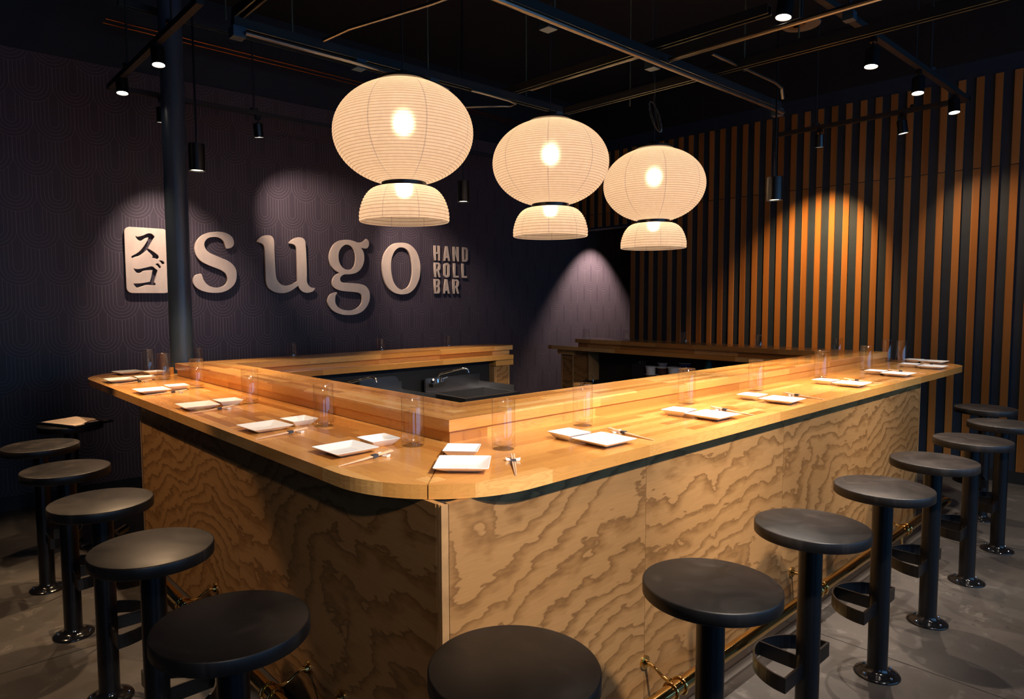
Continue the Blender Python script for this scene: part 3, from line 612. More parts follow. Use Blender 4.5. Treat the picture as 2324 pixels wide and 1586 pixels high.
spots.append((4.527, -0.232, 20, 'black round bar stool on the right side, last before the slatted wall'))
for i, (x, y) in enumerate(((-0.408,0.172), (-0.402,0.817), (-0.402,1.456), (-0.402,2.116), (-0.402,2.773))):
    spots.append((x, y, -90, 'black round bar stool on the left side of the bar, %s' % OR[i]))
spots.append((-0.16, 3.38, -70, 'black round bar stool with a clipboard lying on its seat'))
st0 = make_stool(spots[0][3]); st0.location = (spots[0][0], spots[0][1], 0); st0.rotation_euler = (0, 0, math.radians(spots[0][2]))
for x, y, a, lab in spots[1:]: dup(st0, (x, y, 0), math.radians(a), lab)
# clipboard with a kraft menu on the last left stool
cb = empty('clipboard', 'black clipboard holding a kraft paper menu on a bar stool seat', 'clipboard', (-0.135, 3.375, 0.767), math.radians(24))
bm = B(); box(bm, -0.125, 0.125, -0.175, 0.175, 0.0, 0.010); finish(bm, 'board', 'blackm', cb, bevel=0.003)
bm = B(); box(bm, -0.105, 0.110, -0.150, 0.160, 0.0105, 0.0125); finish(bm, 'menu_sheet', 'kraft', cb)
bm = B()
for i in range(9): box(bm, -0.085, 0.02+0.01*(i % 4), 0.12-0.025*i, 0.122-0.025*i, 0.0125, 0.0127)
finish(bm, 'printed_lines', 'band', cb)
bm = B(); box(bm, -0.06, 0.06, -0.172, -0.148, 0.012, 0.018); tube(bm, [(-0.05, -0.16, 0.02), (-0.02, -0.17, 0.028), (0.02, -0.17, 0.028), (0.05, -0.16, 0.02)], 0.003, 8)
finish(bm, 'clip', 'chrome', cb, True)

# ------------------------------------------------------------------ place settings
def make_plate(name, S, H, rim, label, group, div=0):
    # square flared plate: thin shell, flat foot, upturned rim
    bm = B(); n = 5
    def sq(s, z, r): 
        out = []
        for cx, cy, a0 in ((1, 1, 0), (-1, 1, 90), (-1, -1, 180), (1, -1, 270)):
            for i in range(n):
                t = math.radians(a0+90*i/(n-1)); out.append(bm.verts.new((cx*(s-r)+r*math.cos(t), cy*(s-r)+r*math.sin(t), z)))
        return out
    b = S*rim
    rings = [sq(b, 0.0, 0.006), sq(b+0.003, 0.002, 0.006), sq(S-0.0015, H-0.003, 0.004), sq(S, H-0.0008, 0.005), sq(S-0.0015, H, 0.005), sq(S-0.0045, H-0.001, 0.004), sq(b+0.004, 0.0062, 0.008), sq(b-0.004, 0.005, 0.006)]
    bm.faces.new(rings[0][::-1])
    for A, Q in zip(rings[:-1], rings[1:]):
        m = len(A)
        for i in range(m): bm.faces.new((A[i], A[(i+1) % m], Q[(i+1) % m], Q[i]))
    bm.faces.new(rings[-1])
    o = finish(bm, name, 'china', None, True, auto=40); return tag(o, label, 'plate' if not div else 'dish', group)
def make_glass(label):
    t = empty('water_glass', label, 'glass', (0, 0, 0), 0, 'tall clear tumblers on the counter')
    R, H = 0.0395, 0.170
    bm = B(); lathe(bm, [(R, 0.016), (R, H-0.001), (R-0.0008, H), (R-0.0016, H-0.001)], 40); finish(bm, 'glass_wall', 'gwall', t, True, auto=60)
    bm = B(); lathe(bm, [(0, 0.0), (R-0.003, 0.0), (R-0.0005, 0.003), (R-0.0003, 0.016), (R-0.003, 0.0175), (R*0.6, 0.012), (0, 0.0105)], 40); finish(bm, 'thick_base', 'gwall', t, True)
    bm = B(); lathe(bm, [(R+0.0002, H-0.0012), (R, H+0.0006), (R-0.0012, H+0.0008), (R-0.0018, H-0.0012)], 40); finish(bm, 'rim', 'gwall', t, True)
    return t
def make_sticks(label):
    t = empty('chopsticks', label, 'chopsticks', (0, 0, 0), 0, 'wrapped chopstick pairs')
    for s in (-1, 1):      # local +x runs from the tips to the blunt ends
        bm = B(); tube(bm, [(0, s*0.0015, 0.002), (0.10, s*0.003, 0.0055), (0.22, s*0.0040, 0.0125)], [0.0012, 0.0026, 0.0036], 8)
        finish(bm, 'chopstick', 'bamboo', t, True)
    bm = B(); box(bm, 0.135, 0.155, -0.0078, 0.0078, 0.0035, 0.0132); finish(bm, 'paper_band', 'band', t, bevel=0.002)
    return t
def make_rest(label):
    bm = B(); n = 16; top = []; mid = []; bot = []
    for i in range(n+1):
        u = -1+2*i/n; x = u*0.0235; z = 0.0055+0.0045*u*u; hw = 0.0095*(1-0.15*u*u)
        top.append([bm.verts.new((x, v*hw, z+0.0012*(abs(v) > 0.9)*0)) for v in (-0.8, -0.4, 0, 0.4, 0.8)])
        bot.append([bm.verts.new((x*0.93, -hw, z*0.35)), bm.verts.new((x*0.86, -hw*0.8, 0)), bm.verts.new((x*0.86, hw*0.8, 0)), bm.verts.new((x*0.93, hw, z*0.35))])
    for i in range(n):
        r0 = top[i]+bot[i][::-1]; r1 = top[i+1]+bot[i+1][::-1]; m = len(r0)
        for k in range(m): bm.faces.new((r0[k], r1[k], r1[(k+1) % m], r0[(k+1) % m]))
    bm.faces.new(top[0]+bot[0][::-1]); bm.faces.new((top[-1]+bot[-1][::-1])[::-1])
    o = finish(bm, 'chopstick_rest', 'china', None, True); return tag(o, label, 'chopstick rest', 'white chopstick rests')
P0_ = dict(big=None, sm=None, glass=None, ch=None, rest=None)
def place(kind, x, y, rot, label, z=1.0):
    src = P0_[kind]
    if src is None:
        o = dict(big=lambda: make_plate('dinner_plate', 0.082, 0.021, 0.55, label, 'square white dinner plates'),
                 sm=lambda: make_plate('sauce_dish', 0.0575, 0.026, 0.60, label, 'square white sauce dishes', 1),
                 glass=lambda: make_glass(label), ch=lambda: make_sticks(label), rest=lambda: make_rest(label))[kind]()
        P0_[kind] = o; o.location = (x, y, z); o.rotation_euler = (0, 0, rot)
    else: o = dup(src, (x, y, z), rot, label)
    o['label'] = label
    return o
rnd = random.Random(4)
seats = {   # big plate, sauce dish, glass, rest, chopstick tip, chopstick end, side
 'b': ((0.119,3.365),(0.262,3.354),(0.362,3.305),(0.265,3.214),(0.050,3.215),(0.27,3.235),'L',5),
 'c': ((0.116,2.675),(0.265,2.730),(0.374,2.717),(0.263,2.543),(0.047,2.555),(0.323,2.560),'L',4),
 'd': ((0.114,1.932),(0.262,1.942),(0.361,1.912),(0.235,1.785),(0.025,1.783),(0.337,1.830),'L',3),
 'e': ((0.122,1.191),(0.276,1.209),(0.335,1.110),(0.220,1.028),(0.016,1.031),(0.339,1.068),'L',2),
 'f': ((0.152,0.620),(0.304,0.654),(0.385,0.561),(0.244,0.478),(0.037,0.464),(0.351,0.510),'L',1),
 'g': ((0.307,0.193),(0.418,0.331),(0.580,0.306),(0.499,0.178),(0.362,0.021),(0.572,0.259),'C',0),
 'h': ((0.892,0.122),(0.871,0.265),(1.106,0.400),(1.085,0.230),(1.061,0.031),(1.095,0.351),'R',1),
 'i': ((1.630,0.126),(1.600,0.270),(1.915,0.428),(1.835,0.235),(1.817,0.036),(1.850,0.360),'R',2),
 'j': ((2.274,0.122),(2.274,0.277),(2.596,0.418),(2.543,0.240),(2.503,0.019),(2.560,0.344),'R',3),
 'k': ((3.171,0.130),(3.170,0.275),(3.491,0.432),(3.410,0.240),(3.412,0.044),(3.430,0.332),'R',4),
 'l': ((3.921,0.117),(3.942,0.255),(4.188,0.403),(4.165,0.233),(4.177,0.034),(4.180,0.278),'R',5),
 'm': ((4.612,0.108),(4.623,0.252),(4.985,0.420),(4.870,0.235),(4.852,0.036),(4.885,0.297),'R',6)}
NTH = ['', 'first', 'second', 'third', 'fourth', 'fifth', 'sixth']
for k, (pb, ps, pg, pr, c0, c1, side, n) in seats.items():
    where = 'at the rounded front corner of the counter' if side == 'C' else '%s place setting from the front corner on the %s counter' % (NTH[n], 'left' if side == 'L' else 'right')
    base = {'L': 0.0, 'C': -PI/4, 'R': 0.0}[side]
    j = lambda a: math.radians(rnd.uniform(-a, a))
    place('big', pb[0], pb[1], base+j(3), ('large square white plate, ' if side != 'C' else 'large square white plate ')+where)
    place('sm', ps[0], ps[1], base+j(5), ('small square white sauce dish, ' if side != 'C' else 'small square white sauce dish ')+where)
    place('glass', pg[0], pg[1], 0, ('empty clear tumbler, ' if side != 'C' else 'empty clear tumbler ')+where)
    a = math.atan2(c1[1]-c0[1], c1[0]-c0[0])
    place('ch', c0[0], c0[1], a, ('pair of banded chopsticks, ' if side != 'C' else 'pair of banded chopsticks ')+where)
    rr = (c0[0]+math.cos(a)*0.185, c0[1]+math.sin(a)*0.185)
    place('rest', rr[0], rr[1], a+PI/2, ('white chopstick rest, ' if side != 'C' else 'white chopstick rest ')+where, 1.0)
# far sides of the bar, seen only partly
place('big', 0.278, 3.835, 0.1, 'large square white plate on the back left corner of the counter')
place('sm', 0.40, 3.66, 0.1, 'small square sauce dish on the back left corner of the counter')
place('glass', 0.398, 3.765, 0, 'empty clear tumbler on the back left corner of the counter, left of the column')
place('big', 5.055, 0.215, -0.05, 'large square white plate on the far right corner of the counter')
place('sm', 5.045, 0.345, -0.05, 'small square sauce dish on the far right corner of the counter')
place('glass', 5.02, 0.535, 0, 'empty clear tumbler on the far right corner of the counter, left one of the close pair')
for i, (x, y) in enumerate(((0.690,3.66), (1.424,3.66), (2.252,3.66), (2.979,3.64))):
    place('glass', x, y, 0, 'empty tumbler behind the back ledge under the sign, %s' % ('half hidden by the column', 'first right of the column', 'second right of the column', 'nearest the ledge end')[i])
for i, (x, y) in enumerate(((4.955,3.60), (4.99,3.056), (5.043,2.394), (5.061,1.623), (5.034,0.918))):
    place('glass', x, y, 0, 'empty tumbler on the far counter before the slats, %s' % ('first from the open end', 'second from the open end', 'third from the open end', 'fourth from the open end', 'nearest the right corner')[i])
# short wooden block beside the column
bm = B(); box(bm, 0.475, 0.499, 3.555, 3.575, 1.0, 1.052); o = finish(bm, 'wooden_block', 'butx'); tag(o, 'small pale wooden block standing beside the foot of the column', 'block')

# ------------------------------------------------------------------ inside the bar: sinks, taps, tubs
def sink(x0, x1, label):
    t = empty('hand_sink', label, 'sink', ((x0+x1)/2, 3.0, 0)); cx = (x0+x1)/2; h = (x1-x0)/2
    bm = B(); y0, y1, zt = -0.36, 0.16, 0.74      # basin rim around an open bowl
    box(bm, -h, h, y0, y0+0.035, zt-0.2, zt); box(bm, -h, h, 0.06, y1, zt-0.2, zt); box(bm, -h, -h+0.035, y0+0.035, 0.06, zt-0.2, zt); box(bm, h-0.035, h, y0+0.035, 0.06, zt-0.2, zt)
    box(bm, -h+0.035, h-0.035, y0+0.035, 0.06, zt-0.2, zt-0.18); finish(bm, 'basin', 'steel', t, bevel=0.004)
    bm = B(); box(bm, -h, h, 0.155, 0.175, zt, zt+0.115); box(bm, h-0.015, h, -0.30, 0.155, zt, zt+0.05); finish(bm, 'backsplash', 'steel', t, bevel=0.004)
    bm = B(); box(bm, -h+0.02, h-0.02, y0+0.02, y1-0.03, 0.0, zt-0.2); finish(bm, 'cabinet', 'black', t)
    return t, cx
def faucet(x, label, ang):
    t = empty('faucet', label, 'faucet', (x, 3.13, 0.80), ang)
    bm = B(); box(bm, -0.09, 0.09, -0.045, -0.005, -0.012, 0.02); lathe(bm, [(0, 0.02), (0.018, 0.02), (0.014, 0.05), (0, 0.052)], 16, (0, -0.025, 0)); finish(bm, 'body', 'chrome', t, True, bevel=0.004)
    for s in (-1, 1):
        bm = B(); tube(bm, [(s*0.075, -0.025, 0.015), (s*0.078, -0.028, 0.045), (s*0.10, -0.055, 0.055)], [0.016, 0.014, 0.010], 12); finish(bm, 'lever', 'chrome', t, True)
    bm = B(); tube(bm, [(0, -0.025, 0.04), (0, -0.028, 0.07), (0.006, -0.045, 0.088), (0.03, -0.10, 0.105), (0.10, -0.20, 0.135), (0.118, -0.225, 0.138), (0.130, -0.243, 0.128), (0.134, -0.25, 0.10)], 0.0075, 12)
    finish(bm, 'spout', 'chrome', t, True)
s1, _ = sink(2.36, 2.96, 'stainless sink under the back counter, nearer the open end'); s2_, _ = sink(1.52, 2.12, 'stainless sink under the back counter, nearer the column')
faucet(2.44, 'chrome swivel faucet over the sink nearer the open end', 0.3); faucet(1.56, 'chrome swivel faucet over the sink nearer the column', 0.1)
bm = B(); prism(bm, arc(0, 0, 0.05, 90, 0, 8)+[(0.05, -0.10), (-0.30, -0.10), (-0.30, 0.05)], 0, 0.02)
bmesh.ops.rotate(bm, verts=bm.verts, cent=(0,0,0), matrix=Matrix.Rotation(PI/2, 3, 'X')); o = finish(bm, 'side_splash', 'steel', None, loc=(1.99, 3.10, 0.86)); tag(o, 'dark steel splash panel with a rounded corner between the sinks', 'panel')
def tub(x, y, z, label, cont, r=0.056, h=0.075):
    t = empty('deli_tub', label, 'tub', (x, y, z), 0, 'lidded deli tubs on the shelf')
    bm = B(); lathe(bm, [(0, 0), (r*0.80, 0), (r*0.97, h*0.9), (r*0.97, h*0.92), (0, h*0.92)], 28); finish(bm, 'cup', cont, t, True)
    bm = B(); lathe(bm, [(0, h*0.92), (r*1.04, h*0.92), (r*1.06, h*0.98), (r*1.04, h), (r*0.93, h), (r*0.9, h*0.96), (0, h*0.96)], 28); finish(bm, 'lid', 'plastic', t, True)
for a in ((4.68, 2.535, 0.69, 'tub of speckled seeds under the white tub on the shelf', 'seed'), (4.68, 2.535, 0.765, 'white lidded tub, topmost on the tub of seeds', 'plastic'),
          (4.685, 2.405, 0.69, 'lower tub of dark red spice beside the seeds', 'spice'), (4.685, 2.405, 0.765, 'upper tub of dark red spice on the shelf', 'spice')): tub(*a)
tub(4.68, 2.27, 0.745, 'wide frosted lidded tub right of the red spice tubs', 'plastic', 0.064, 0.105); tub(4.80, 2.47, 0.79, 'grey lidded tub behind the spice tubs', 'plastic', 0.06, 0.085)
t = tub(4.80, 2.22, 0.79, 'blue and white patterned lidded bowl behind the wide tub', 'blue', 0.066, 0.10)
bm = B(); box(bm, 4.60, 4.78, 2.05, 2.75, 0.64, 0.69); o = finish(bm, 'tub_shelf_riser', 'black'); tag(o, 'low black riser under the deli tubs', 'shelf')
bm = B(); box(bm, 4.62, 4.735, 2.20, 2.34, 0.69, 0.745); box(bm, 4.748, 4.83, 2.1, 2.6, 0.69, 0.79); o = finish(bm, 'black_crate', 'black'); tag(o, 'black crate under the back row of tubs', 'crate')
ns = empty('napkin_tray', 'black tray of crumpled white tissues left of the tubs', 'tray', (4.70, 2.68, 0.69))
bm = B(); box(bm, -0.06, 0.06, -0.09, 0.06, 0, 0.165); finish(bm, 'tray', 'black', ns, bevel=0.004)
for i in range(5):
    bm = B(); a = -0.07+0.027*i; vs = [bm.verts.new(p) for p in ((-0.03, a, 0.166), (0.03, a+0.03, 0.166), (0.0, a+0.012*(i % 3), 0.205-0.006*i), (-0.02, a-0.01, 0.19))]; bm.faces.new(vs[:3]); bm.faces.new((vs[0], vs[2], vs[3])); bmesh.ops.solidify(bm, geom=bm.faces[:], thickness=0.001); finish(bm, 'tissue', 'paperw', ns)
bm = B(); lathe(bm, [(0, 0), (0.05, 0), (0.022, 0.175), (0, 0.185)], 20); o = finish(bm, 'teal_bottle', 'teal', None, True, loc=(4.70, 1.92, 0.76)); tag(o, 'teal tapered bottle on the shelf near the right corner', 'bottle')
bm = B(); box(bm, 4.64, 4.76, 1.84, 2.0, 0.64, 0.76); o = finish(bm, 'black_box', 'black'); tag(o, 'black box under the teal bottle', 'box')
hs = empty('handheld_sprayer', 'black sprayer hose and handle standing at the far end panel', 'sprayer', (4.50, 3.27, 0.0))
bm = B(); box(bm, -0.04, 0.04, -0.12, 0.12, 0, 0.56); finish(bm, 'stand', 'black', hs)
bm = B(); tube(bm, [(0, 0.03, 0.56), (0, 0.0, 0.62), (0, -0.06, 0.65), (0, -0.12, 0.63)], [0.016, 0.02, 0.018, 0.012], 12); finish(bm, 'handle', 'blackm', hs, True)
bm = B(); tube(bm, [(0, -0.12, 0.56), (0, -0.15, 0.62), (0, -0.145, 0.69), (0, -0.125, 0.72)], 0.0035, 8); finish(bm, 'wire_hook', 'chrome', hs, True)

# ------------------------------------------------------------------ paper lanterns
def make_lantern(x, y, zc, label):
    t = empty('paper_lantern', label, 'pendant lamp', (x, y, zc), rnd.uniform(0, 1), 'double paper lanterns over the bar')
    b, R, n = 0.258, 0.350, 46; prof = []
    a0 = math.asin(-0.245/b); a1 = math.asin(0.252/b)
    for j in range(2*n+1):
        a = a0+(a1-a0)*j/(2*n); prof.append((R*math.cos(a)**0.97+(0.0016 if j % 2 else -0.0006), b*math.sin(a)))
    bm = B(); lathe(bm, prof, 96, uvscale=(8, 0.5)); finish(bm, 'upper_shade', 'paper', t, True, auto=180)
    n2 = 15; prof = []
    for j in range(2*n2+1):
        u = j/(2*n2); a = u*PI/2*0.97
        r = 0.111+(0.229-0.111)*math.sin(a)**0.85; z = -0.267-0.182*(1-math.cos(a)**1.0)
        if u > 0.86: r -= 0.004*(u-0.86)/0.14
        prof.append((r+(0.0028 if j % 2 else -0.001), z))
    bm = B(); lathe(bm, prof, 96, uvscale=(8, 0.5)); finish(bm, 'lower_shade', 'paper', t, True, auto=180)
    bm = B(); lathe(bm, [(0.107, -0.270), (0.113, -0.270), (0.113, -0.243), (0.107, -0.243), (0.107, -0.270)], 64); finish(bm, 'neck_band', 'blackm', t, True)
    bm = B(); lathe(bm, [(0, 0.250), (0.128, 0.250), (0.128, 0.262), (0.04, 0.268), (0.036, 0.300), (0, 0.300)], 48); finish(bm, 'top_cap', 'blackm', t, True)
    bm = B(); tube(bm, [(0, 0, 0.29), (0, 0, CEIL-zc)], 0.0035, 8); finish(bm, 'cord', 'black', t)
    for z, r in ((0.045, 0.031), (-0.305, 0.027)):
        bm = B(); bmesh.ops.create_uvsphere(bm, u_segments=20, v_segments=12, radius=r); finish(bm, 'light_bulb', 'bulb', t, True, loc=(0, 0, z))
    bm = B(); tube(bm, [(0, 0, 0.25), (0, 0, 0.09)], 0.012, 10); finish(bm, 'bulb_socket', 'blackm', t)
    return t
la = make_lantern(1.016, 1.500, 2.343, 'double paper lantern, largest and nearest of the three, in front of the sign')
dup(la, (2.081, 1.485, 2.330), 1.1, 'double paper lantern, middle one of the three'); dup(la, (3.102, 1.444, 2.305), 2.0, 'double paper lantern, smallest and farthest of the three')
for ch in bpy.data.objects:
    pass

# ------------------------------------------------------------------ ceiling grid: struts, conduits, rods
GZ = 2.70
def strut(p, q, label, mat='olive', z=GZ):
    p = Vector((*p, z)); q = Vector((*q, z)); d = (q-p); L = d.length; ang = math.atan2(d.y, d.x)
    bm = B(); w_, h_, k_ = 0.0205, 0.041, 0.003
    box(bm, 0, L, -w_, w_, h_-k_, h_); box(bm, 0, L, -w_, -w_+k_, 0, h_-k_); box(bm, 0, L, w_-k_, w_, 0, h_-k_); box(bm, 0, L, -w_, -w_+0.009, 0, k_); box(bm, 0, L, w_-0.009, w_, 0, k_)
    t = empty('strut_channel', label, 'ceiling strut', p, ang, 'hanging strut channels'); finish(bm, 'channel', 'strutb', t)
    bm = B(); box(bm, 0, L, -w_, -w_+0.007, -0.002, 0); box(bm, 0, L, w_-0.007, w_, -0.002, 0); finish(bm, 'highlight_lips', 'strutm', t)  # paler zinc lips on a dark body: edge highlights put into the colour
MT['strutm'] = plain('dark_zinc_strut', (0.20, 0.20, 0.12), 0.35, 0.7, var=0.3)
strut((0.22, 1.640), (2.33, 1.628), 'hanging strut channel running above the nearest lantern', 'strutm')
strut((-1.2, 0.680), (3.30, 0.662), 'hanging strut channel crossing the upper right centre, nearer than the lanterns', 'strutm')
strut((0.30, 3.79), (2.4, 3.78), 'short strut channel beyond the column at top left', 'strutm', 3.5)
strut((1.905, 1.70), (1.963, 0.08), 'cross strut channel meeting the middle lantern', 'strutm', GZ+0.042)
strut((2.485, 1.72), (2.57, -0.9), 'cross strut channel passing above the farthest lantern', 'strutm', GZ+0.042)
strut((0.244, 1.66), (0.236, -0.9), 'cross strut channel at the near end beside the column', 'strutm', GZ+0.042)
def pipe(pts, r, mat, name, label, cat, group=None):
    bm = B(); tube(bm, pts, r, 10); o = finish(bm, name, mat, None, True); return tag(o, label, cat, group)
pipe([(0.26, 1.60, 2.672), (1.0, 1.60, 2.668), (1.30, 1.585, 2.664), (1.36, 1.56, 2.640)], 0.010, 'galv', 'conduit', 'grey conduit clipped under the strut above the nearest lantern', 'conduit', 'ceiling conduits')
pipe([(-1.2, 0.63, 2.672), (0.5, 0.63, 2.670), (1.9, 0.625, 2.668), (3.28, 0.62, 2.668)], 0.013, 'galv', 'conduit', 'grey conduit clipped under the long upper strut', 'conduit', 'ceiling conduits')
pipe([(2.02, 0.62, 2.70), (2.04, -0.2, 2.70), (2.08, -1.1, 2.70)], 0.012, 'galv', 'conduit', 'pale conduit beside the cross strut at upper right', 'conduit', 'ceiling conduits')
pipe([(0.62, 1.57, 2.72), (0.66, 1.40, 2.735), (0.80, 1.0, 2.75), (0.86, 0.80, 2.76), (0.84, 0.72, 2.76)], 0.0085, 'galv', 'conduit', 'bent conduit rising diagonally between the two long struts', 'conduit', 'ceiling conduits')
pipe([(1.55, 1.60, 2.685), (1.84, 1.60, 2.685), (1.92, 1.62, 2.685), (1.93, 1.68, 2.685), (1.88, 1.72, 2.685), (1.60, 2.05, 2.685)], 0.008, 'galv', 'conduit', 'hooked conduit end between the near and middle lanterns', 'conduit', 'ceiling conduits')
pipe([(1.98, 1.55, 2.76), (2.0, 1.0, 2.76), (2.02, 0.68, 2.76)], 0.007, 'galv', 'conduit', 'thin conduit along the middle cross strut', 'conduit', 'ceiling conduits')
pipe([(2.25, 0.52, 2.76), (2.95, 0.52, 2.76), (3.06, 0.53, 2.75), (3.10, 0.54, 2.70)], 0.009, 'galv', 'conduit', 'short conduit with a drooping end near the slatted wall', 'conduit', 'ceiling conduits')
pipe([(0.29, 4.09, 3.5), (4.7, 4.16, 3.5)], 0.006, 'orange', 'copper_pipe', 'thin copper pipe beyond the strut, the upper of two', 'pipe', 'thin copper pipes')
pipe([(0.29, 4.18, 3.5), (4.7, 4.24, 3.5)], 0.006, 'orange', 'copper_pipe', 'thin copper pipe beyond the strut, the lower of two', 'pipe', 'thin copper pipes')
for x, y, lb in ((0.85, 1.64, 'above the left of the nearest lantern'), (1.30, 1.635, 'above the right of the nearest lantern'), (1.20, 0.68, 'on the long strut at top centre'), (1.955, 0.675, 'where the long strut meets the middle cross strut'),
                 (3.29, 0.662, 'at the end of the long strut before the slats'), (2.29, 1.628, 'on the strut beside the middle lantern'), (0.24, 1.64, 'where the near cross strut meets the long strut')):
    bm = B(); box(bm, -0.028, 0.028, -0.028, 0.028, -0.045, 0.0); o = finish(bm, 'junction_box', 'bluebox', None, loc=(x, y, GZ), bevel=0.003); tag(o, 'small blue-grey junction box '+lb, 'junction box', 'junction boxes on the struts')
for i, (x, y, lb) in enumerate(((0.20, 1.66, 'near the column'), (0.50, 1.64, 'left of the nearest lantern'), (1.28, 1.64, 'above the nearest lantern'), (2.02, 1.63, 'left of the middle lantern'), (1.24, 0.68, 'at top centre'), (2.62, 1.30, 'right of the middle lantern'), (2.55, 0.50, 'before the slatted wall'), (2.30, 0.10, 'at upper right of centre'))):
    bm = B(); tube(bm, [(x, y, GZ+0.03), (x, y, CEIL)], 0.0035, 6); o = finish(bm, 'hanger_rod', 'strutm', None, True); tag(o, 'thin threaded hanger rod %s' % lb, 'hanger rod', 'threaded rods holding the struts')
# coiled spare cable
pts = [(2.413, 0.993, CEIL), (2.413, 0.993, 2.86), (2.43, 0.98, 2.72), (2.41, 0.98, 2.64)]
for i in range(46):
    u = i/45; a = u*6*PI; cx = Vector((2.398, 0.99, 2.65)).lerp(Vector((2.43, 0.945, 2.47)), 0.5+0.5*math.cos(a)); pts.append(cx+Vector((0.745, -0.667, 0))*(0.022*math.sin(a)*(1+0.3*math.sin(2.3*a))))
bm = B(); tube(bm, pts, 0.0022, 6); o = finish(bm, 'coiled_cable', 'galv', None, True); tag(o, 'thin looped spare cable hanging above the farthest lantern', 'cable')
bm = B(); lathe(bm, [(0, 0), (0.102, 0), (0.106, 0.006), (0.102, 0.012), (0.04, 0.03), (0, 0.03)], 40); o1 = empty('ceiling_speaker', 'round pale grey ceiling disc with a small hub at top right', 'ceiling speaker', (3.084, 0.436, 3.09), 0)
dd = finish(bm, 'grille_disc', 'disc', o1, True); bm = B(); lathe(bm, [(0.02, 0), (0.045, 0), (0.045, -0.012), (0.02, -0.012)], 24, (-0.035, 0.01, 0)); finish(bm, 'hub_ring', 'blackm', o1, True)
bm = B(); tube(bm, [(0, 0, 0.03), (0, 0, CEIL-3.09)], 0.01, 8); finish(bm, 'drop_pipe', 'black', o1)
t = empty('sprinkler_drop', 'steel drop pipe, tinted with painted blue light, with a square coupling at top right', 'pipe', (2.192, -0.164, 2.70))
bm = B(); tube(bm, [(0, 0, 0.03), (0, 0, CEIL-2.7)], 0.0065, 12); finish(bm, 'pipe', 'bolt', t, True)  # blue light on the pipe is put into its zinc tint
bm = B(); box(bm, -0.022, 0.022, -0.022, 0.022, 0.0, 0.036); finish(bm, 'coupling', 'bluebox', t, bevel=0.003)

# ------------------------------------------------------------------ lighting rails and their lamps
RZ = 2.95
def rail(p, q, label):
    p = Vector((*p, RZ)); q = Vector((*q, RZ)); d = q-p; bm = B(); box(bm, 0, d.length, -0.018, 0.018, 0, 0.034); 
    t = empty('track_rail', label, 'lighting track', p, math.atan2(d.y, d.x), 'black lighting tracks'); finish(bm, 'rail', 'black', t, bevel=0.003)
    n = max(2, int(d.length/1.4))
    for i in range(n):
        bm = B(); s = d.length*(i+0.5)/n; tube(bm, [(s, 0, 0.05), (s, 0, CEIL-RZ)], 0.007, 8); lathe(bm, [(0, 0.034), (0.03, 0.034), (0.03, 0.052), (0, 0.056)], 16, (s, 0, 0)); finish(bm, 'stem', 'black', t)
    return t
rail((0.23, 3.863), (4.3, 3.80), 'black lighting track in front of the sign wall'); rail((5.072, 1.531), (5.065, 0.045), 'black lighting track in front of the slatted wall')
rail((0.247, 3.84), (0.247, 2.1), 'black lighting track running back past the column'); rail((5.04, 0.075), (1.7, 0.09), 'black lighting track overhead at upper right')
rail((-1.9, -1.75), (2.9, -1.75), 'black lighting track behind the camera'); rail((0.4, -0.75), (3.6, -0.75), 'black lighting track overhead, unseen, added to carry the panel lamps')  # second track is unseen, added to carry the panel lamps
rail((-1.3, 3.4), (-1.3, 1.2), 'black lighting track over the left floor')
def head(x, y, z, tgt, label, power, size, blend, color=(1.0, 0.80, 0.60), r=0.036, soft=0.022):
    # lens centre at (x, y, z), aimed at tgt
    t = empty('track_spotlight', label, 'spotlight', (x, y, z), 0, 'black track spotlights')
    d = (Vector(tgt)-Vector((x, y, z))).normalized(); hz = Vector((d.x, d.y, 0)); dh = Vector((0, 0, -1))+(hz.normalized()*min(0.16, hz.length/max(0.1, -d.z)) if hz.length > 1e-3 else Vector()); dh.normalize()
    R = dh.to_track_quat('-Z', 'Y').to_matrix().to_4x4()
    bm = B(); lathe(bm, [(r-0.003, -0.0), (r, -0.0), (r, 0.10), (r-0.004, 0.104), (0, 0.104)], 28); lathe(bm, [(r-0.003, 0), (r-0.003, 0.010), (0, 0.010)], 28)
    bm.transform(R); finish(bm, 'housing', 'blackm', t, True)
    bm = B(); lathe(bm, [(0, 0.005), (r-0.0035, 0.005)], 28); bm.transform(R); finish(bm, 'lens', 'lens', t)
    top = R @ Vector((0, 0, 0.085)); bm = B(); tube(bm, [top, (top.x, top.y, RZ-z-0.02)], 0.006, 8); box(bm, top.x-0.02, top.x+0.02, top.y-0.014, top.y+0.014, RZ-z-0.03, RZ-z+0.001); finish(bm, 'stem_and_adapter', 'blackm', t)
    L = bpy.data.lights.new('spot_lamp', 'SPOT'); L.energy = power; L.spot_size = math.radians(size); L.spot_blend = blend; L.color = color; L.shadow_soft_size = soft
    o = bpy.data.objects.new('spot_lamp', L); COL.objects.link(o); o.parent = t; o.location = dh*0.012+d*0.01; o.rotation_euler = d.to_track_quat('-Z', 'Y').to_euler()
    return t
WC = (1.0, 0.78, 0.62); PK = (1.0, 0.78, 0.74); NW = (1.0, 0.88, 0.76)
WL = (1.0, 0.64, 0.36)
head(0.247, 3.555, 2.854, (0.2, 3.2, 1.0), 'black track spotlight at the left end of the sign wall track', 50, 60, 0.5, WL)
head(0.247, 2.783, 2.835, (0.2, 2.2, 1.0), 'black track spotlight left of the column, nearer than the sign track', 170, 70, 0.5, WL)
head(0.571, 3.851, 2.781, (0.80, 4.5, 1.7), 'black track spotlight touching the left edge of the column', 95, 62, 0.9, PK)
head(1.284, 3.851, 2.786, (2.1, 4.48, 2.15), 'black track spotlight between the column and the nearest lantern', 80, 62, 0.9, PK)
